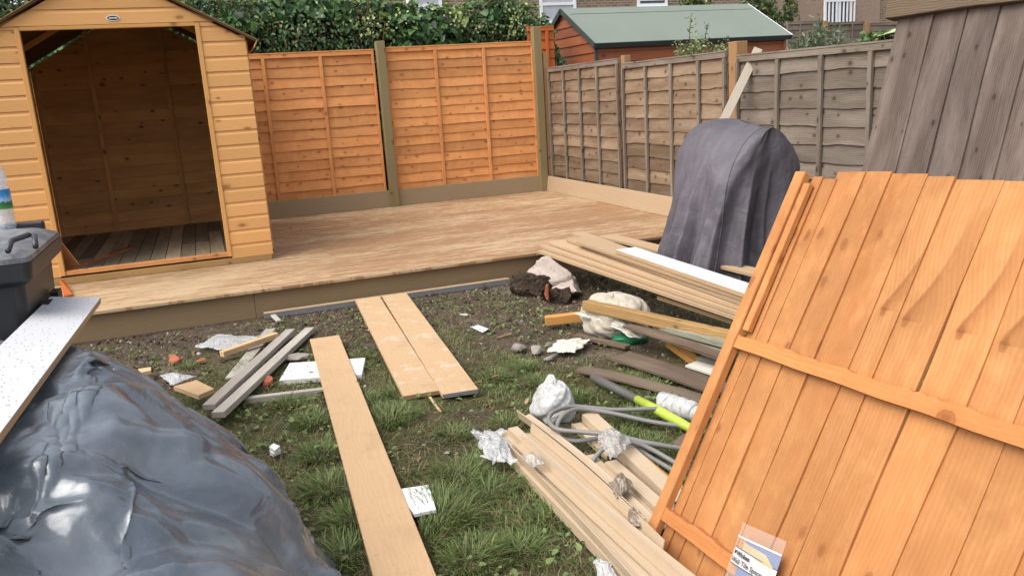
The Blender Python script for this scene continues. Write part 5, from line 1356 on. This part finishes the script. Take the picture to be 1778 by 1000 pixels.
Pg = np.array([[(x_, 10.62+.12*(fbm(np.array(x_*3), np.array(z_*3), 5, 2)-.5), min(z_, float(htop(np.array(x_)))-.13)) for x_ in np.linspace(-3.5, 4.5, 90)] for z_ in np.linspace(0, 2.75, 24)])
MB().grid(Pg).build('twig_shade_core', plain('twig_shade_core', (.030, .026, .016), 1, .05, var=.5, vs=30, bump=1, bs=30, bd=.03), hd)  # dark twig-brown sheet whose colour stands in for the shade inside the hedge

# ------------------------------------------------------------------ neighbour's red shed
RX0, RY0, RYR, RYB = 4.80, 9.66, 10.66, 11.66
er = aty(1375, 50, RY0); RX1 = float(er[0])
zev = 1.965; zri = 2.49
rs = thing('garden_shed', 'red-stained shed with a green felt roof beyond the right fence', 'shed', ((RX0+RX1)/2, RYR, 0))
mb = MB(); z = 0
wx0, wx1, wy0, wy1 = RX0+.05, RX1-.08, RY0+.07, RYB-.07
while z < zri-.03:
    zt = min(z+.125, zri-.03)
    def hw(zz): return (RYR-wy0) if zz <= zev-.02 else (RYR-wy0)*max(0, (zri-.02-zz)/(zri-zev))
    tn = random.random(); uo = random.uniform(0, 30); vo = random.uniform(0, 30)
    a0, a1 = hw(z), hw(zt)
    mb.poly([(wx0-.02, RYR+a0, z), (wx0-.02, RYR-a0, z), (wx0-.006, RYR-a1, zt), (wx0-.006, RYR+a1, zt)], [(uo, vo), (uo+2, vo), (uo+2, vo+.12), (uo, vo+.12)], tn)
    mb.poly([(wx0-.02, RYR-a0, z), (wx0-.02, RYR+a0, z), (wx0, RYR+a0, z), (wx0, RYR-a0, z)], None, 0)
    z = zt
mb.build('gable_wall', M['cedar'], rs)
mb = MB(); z = 0
while z < zev-.01:
    zt = min(z+.125, zev)
    uo = random.uniform(0, 30); vo = random.uniform(0, 30)
    mb.poly([(wx0, wy0-.012, z), (wx1, wy0-.012, z), (wx1, wy0, zt), (wx0, wy0, zt)], [(uo, vo), (uo+3, vo), (uo+3, vo+.12), (uo, vo+.12)], random.random()*.5+.2)
    z = zt
mb.box((wx1-.01, wy0+.02, 0), EY, EZ, EX, wy1-wy0-.04, zev-.05, .01); mb.build('side_wall', M['cedar'], rs)
for sgn in (-1, 1):
    sl = nrm((0, sgn*(RYR-RY0), -(zri-zev))); nn = nrm((0, sgn*(zri-zev), (RYR-RY0))); ln = np.hypot(RYR-RY0, zri-zev)
    MB().box((RX0, RYR, zri), EX, sl, nn, RX1-RX0, ln, .018).build('roof', M['felt'], rs)
    MB().box(np.array([RX0-.003, RYR, zri])+sl*(ln-.0)-nn*.045, EX, nn, sl, RX1-RX0+.006, .062, .012).build('roof_edge', M['feltedge'], rs)
    for x_ in (RX0-.014, RX1+.002): MB().box(np.array([x_, RYR, zri])-nn*.045, sl, nn, EX, ln, .065, .012).build('bargeboard', M['feltedge'] if x_ < 6 else M['upvc'], rs)
    if sgn < 0: MB().box(np.array([RX0+.06, RYR, zri])+sl*.20+nn*.0185, EX, sl, nn, RX1-RX0-.12, .006, .003).build('felt_lap', M['feltedge'], rs)
MB().box((wx0-.03, wy0-.03, 0), EZ, EX, EY, zev-.02, .035, .035).build('corner_post', M['feltedge'], rs)
MB().box((wx1-.02, wy0-.03, 0), EZ, EX, EY, zev-.02, .035, .035).build('corner_post', M['cedar'], rs)

# ------------------------------------------------------------------ bushes
def bush(name, label, spots, base, stems, cols, size, seed, lw=.4, nper=26, dirn=(0, 0, 1)):
    t = thing(name, label, 'shrub', base); mb = MB(); pts = []; r_ = np.random.default_rng(seed); nrmz = []
    for (top, bot) in stems:
        top = np.array(top); bot = np.array(bot); mid = (top+bot)/2+r_.normal(0, .03, 3)
        mb.tube([bot, mid, top], [.006, .005, .002], 5)
        L = np.linalg.norm(top-bot)
        for k in range(int(nper*max(.3, L))):
            s_ = r_.uniform(.12, 1)**.8; p = bot*(1-s_)**2+2*mid*s_*(1-s_)+top*s_*s_
            pts.append(p+r_.normal(0, .022, 3)); nrmz.append(r_.normal(0, 1, 3)+np.array([0, -.3, .4]))
    mb.build('stem', plain(name+'_stem', (.12, .10, .06), .8), t)
    P_ = np.array(pts); v = leaves(0, P_, r_.uniform(size[0], size[1], len(P_)), np.array(nrmz), cols, seed, lw=lw)
    leafmesh('foliage', [v], M['leaf'], parent=t); return t
st = []; r_ = np.random.default_rng(4)
Yb = 6.9
for i in range(64):
    a = r_.uniform(1172, 1266); b_ = r_.uniform(62, 92)+abs(a-1215)*.12; p = aty(a, b_, Yb+r_.uniform(-.15, .15)); st.append((p, (4.75+(p[0]-4.75)*.5, Yb, .9+r_.uniform(0, .3))))
st.append((aty(1200, 27, Yb), aty(1203, 85, Yb))); st.append((aty(1231, 38, Yb), aty(1229, 85, Yb)))
bush('shrub', 'light yellow-green shrub poking above the right fence in front of the red shed', None, (4.75, Yb, 0), st, [((.20, .25, .09), .4), ((.30, .35, .14), .35), ((.12, .17, .06), .25)], (.02, .04), 14, lw=.55, nper=85)
st = []; Yb = 8.0
for i in range(42):
    a = r_.uniform(1366, 1482); top = 30+abs(a-1428)*.95*r_.uniform(.5, 1.2)+r_.uniform(-6, 30); b_ = min(top, 84); p = aty(a, b_, Yb+r_.uniform(-.2, .2)); st.append((p, (7.0+(p[0]-7.0)*.55, Yb, 1.0)))
bush('shrub', 'grey-green olive-like shrub rising behind the right fence near the dark panel', None, (6.3, Yb, 0), st, [((.13, .18, .10), .4), ((.20, .25, .15), .35), ((.08, .12, .06), .25)], (.04, .085), 15, lw=.28, nper=60)
st = []; Yb = 8.5
for i in range(36):
    a = r_.uniform(1502, 1575); b_ = r_.uniform(52, 72)-max(0, a-1545)*.25; p = aty(a, b_, Yb+r_.uniform(-.2, .2)); st.append((p, (p[0]*.9+.8, Yb, 1.0)))
bush('shrub', 'low bright green leafy plant beside the pale cloth at the dark panel', None, (8.6, Yb, 0), st, [((.06, .13, .03), .5), ((.10, .20, .05), .35), ((.20, .16, .06), .15)], (.05, .09), 16, lw=.8, nper=50)
Pq = np.array([[aty(1543+s_*60, 58-s_*22+t_*9+4*math.sin(s_*3), 8.2)+EY*.5*t_ for s_ in np.linspace(0, 1, 8)] for t_ in np.linspace(0, 1, 6)])
tag(MB().grid(Pq).build('garden_parasol', M['mush'], None, smooth=True, solid=.01, origin=tuple(Pq[0, 0])), 'folded pale green cloth awning beyond the right fence', 'awning')

# ------------------------------------------------------------------ grey fence and houses behind
Yg = 15.5
def gpt(x, y): return aty(x, y, Yg)
for (xa, xb, yt, lab) in ((1365, 1430, 40, 'grey weathered slatted fence panel beside the end of the red shed'), (1432, 1499, 41, 'grey weathered fence panel behind the olive-like shrub'), (1508, 1640, 42, 'grey fence panel on a low wall beyond the green plant')):
    a = gpt(xa, yt); b_ = gpt(xb, yt)
    lap_panel('lap_fence_panel', lab, 'grey lap panels of the far fence', (a[0], Yg), EX, -EY, b_[0]-a[0], .5, a[2], .14, [(b_[0]-a[0])*.35, (b_[0]-a[0])*.7], M['old'], M['old'])
for xa, lab in ((1431, 'grey-brown post between two far fence panels'), (1503, 'light brown post in the far fence')):
    a = gpt(xa, 40); post(float(a[0]), Yg, float(a[2])+.03, .13, M['postb'], lab, 'posts of the far fence')

YH = 24.0
def hp2(x, y): return aty(x, y, YH)
q = NT('london_stock_brick'); tc = q.n('TexCoord').outputs['Object']; sx = q.n('SeparateXYZ', i_0=tc)
bv = q.n('CombineXYZ', i_0=sx.outputs[0], i_1=sx.outputs[2]).outputs[0]
br = q.n('TexBrick'); q.put(br.inputs['Vector'], bv); br.inputs['Scale'].default_value = 1; br.inputs['Brick Width'].default_value = .225; br.inputs['Row Height'].default_value = .075; br.inputs['Mortar Size'].default_value = .011; br.inputs['Bias'].default_value = -.2
br.inputs['Color1'].default_value = (.22, .15, .085, 1); br.inputs['Color2'].default_value = (.10, .065, .042, 1); br.inputs['Mortar'].default_value = (.36, .31, .25, 1)
q.put(q.b.inputs['Base Color'], q.mix(q.math('MULTIPLY', q.noise(tc, 2, 4), .4), br.outputs['Color'], (.16, .11, .07))); q.b.inputs['Roughness'].default_value = .9
q.put(q.b.inputs['Normal'], q.bump(br.outputs['Fac'], -.5, .01)); M['brick'] = q.m
M['render'] = plain('pebbledash', (.34, .25, .19), .95, .1, var=.25, vs=25, bump=1, bs=60, bd=.03)
xw0, xw1, xw2, xw3 = 1.0, float(hp2(1335, 0)[0]), float(hp2(1527, 0)[0]), 34.0
h1 = thing('brick_house', 'yellow-brown brick house with white sash windows behind the hedge', 'house', ((xw0+xw1)/2, YH, 0))
MB().box((xw0, YH, 0), EX, EZ, EY, xw1-xw0-.01, 7.5, 7).build('wall', M['brick'], h1)
rf = MB(); rf.poly([(xw0-.2, YH-.3, 7.4), (xw1+.2, YH-.3, 7.4), (xw1+.2, YH+3.5, 10), (xw0-.2, YH+3.5, 10)]); rf.poly([(xw0-.2, YH+7.3, 7.4), (xw0-.2, YH+3.5, 10), (xw1+.2, YH+3.5, 10), (xw1+.2, YH+7.3, 7.4)]); rf.build('roof', M['feltedge'], h1, solid=.15)
def window(par, x0, x1, ybot, zt, Y, cur=True, rail=None):
    a = aty(x0, ybot, Y); b_ = aty(x1, ybot, Y); X0, X1, Z0 = a[0], b_[0], (a[2]+b_[2])/2
    fr_ = MB().box((X0, Y-.05, Z0), EX, EZ, EY, X1-X0, .09, .045); fr_.box((X0, Y-.05, zt-.08), EX, EZ, EY, X1-X0, .08, .045)
    for x_ in (X0, X1-.09): fr_.box((x_, Y-.05, Z0+.09), EZ, EX, EY, zt-Z0-.17, .09, .045)
    fr_.box((X0+.09, Y-.045, Z0+(zt-Z0)*.52 if rail is None else rail), EX, EZ, EY, X1-X0-.18, .08, .04)
    o = fr_.build('window', M['upvc'], par)
    o['_o'] = par['_o']
    MB().box((X0+.09, Y-.02, Z0+.09), EX, EZ, EY, X1-X0-.18, zt-Z0-.17, .01).build('pane', M['glass'] if not cur else M['curtain'], o)
    MB().box((X0-.08, Y-.10, Z0-.09), EX, EZ, EY, X1-X0+.16, .085, .10).build('sill', M['upvc'], o)
window(h1, 719, 768, 22, 5.2, YH, rail=4.02)
window(h1, 938, 1001, 42, 5.2, YH, rail=3.98)
window(h1, 1106, 1158, 12, 5.3, YH, cur=False, rail=4.05)
px_ = hp2(708, 5); MB().tube([(px_[0], YH-.08, 0), (px_[0], YH-.08, 7.2)], .07, 10).build('drainpipe', M['upvc'], h1)
px_ = hp2(1203, 5); MB().tube([(px_[0], YH-.08, 0), (px_[0], YH-.08, 7.2)], .06, 10).build('drainpipe', M['pipe'], h1)
h2 = thing('rendered_house', 'pink-brown pebbledashed house with a white balcony railing at top right', 'house', ((xw1+xw2)/2, YH, 0))
MB().box((xw1, YH-.06, 0), EX, EZ, EY, xw2-xw1-.01, 7.5, 7).build('wall', M['render'], h2)
px_ = hp2(1368, 5); MB().tube([(px_[0], YH-.14, 0), (px_[0], YH-.14, 7.2)], .06, 10).build('drainpipe', M['pipe'], h2)
a = aty(1429, 41, YH-.06); b_ = aty(1477, 41, YH-.06); X0, X1, Z0 = a[0], b_[0], a[2]-.1
fr_ = MB().box((X0, YH-.12, Z0+.09), EZ, EX, EY, 2.1, .10, .05).box((X1-.10, YH-.12, Z0+.09), EZ, EX, EY, 2.1, .10, .05).box(((X0+X1)/2-.08, YH-.12, Z0+.09), EZ, EX, EY, 2.1, .16, .05).box((X0, YH-.12, Z0), EX, EZ, EY, X1-X0, .09, .05)
o = fr_.build('window', M['upvc'], h2); o['_o'] = h2['_o']
MB().box((X0+.1, YH-.09, Z0+.09), EX, EZ, EY, X1-X0-.2, 2.1, .01).build('pane', M['glass'], o)
ral = MB().box((X0-.05, YH-.22, Z0+.78), EX, EZ, EY, X1-X0+.1, .07, .05).box((X0-.05, YH-.22, Z0-.02), EX, EZ, EY, X1-X0+.1, .06, .05)
for x_ in np.linspace(X0-.05, X1+.0, 9): ral.box((x_, YH-.21, Z0+.04), EZ, EX, EY, .74, .05, .03)
ral.build('railing', M['upvc'], h2)
h3 = thing('brick_house', 'brick house end at the far right beside the pebbledashed house', 'house', ((xw2+xw3)/2, YH, 0))
MB().box((xw2, YH, 0), EX, EZ, EY, xw3-xw2, 7.5, 7).build('wall', M['brick'], h3)
# climber on the houses
st = []
for i in range(60):
    a = r_.choice([r_.uniform(1290, 1350), r_.uniform(1300, 1380), r_.uniform(1185, 1225)]); b_ = r_.uniform(-25, 40 if a > 1300 else 6)
    if a > 1352: b_ = r_.uniform(-20, 35)
    p = aty(a, b_, 19+r_.uniform(-.3, .3)); st.append((p, p+np.array([r_.normal(0, .2), 0, -.5-r_.uniform(0, .3)])))
bush('climbing_plant', 'leafy climbing plant in front of the pebbledashed house', None, (14.0, 19, 0), st, [((.06, .11, .03), .45), ((.11, .17, .05), .3), ((.25, .22, .09), .25)], (.09, .16), 18, lw=.6, nper=42)
mb = MB(); mb.tube([(14.0, 19, 0), (14.05, 19.0, 2.0), (14.0, 19, 4.2)], [.07, .05, .02], 8); mb.build('trunk', plain('trunk_bark', (.06, .045, .03), .9), [o for o in C.objects if o.name == 'climbing_plant'][0])

for o in C.objects:
    if '_o' in o: del o['_o']
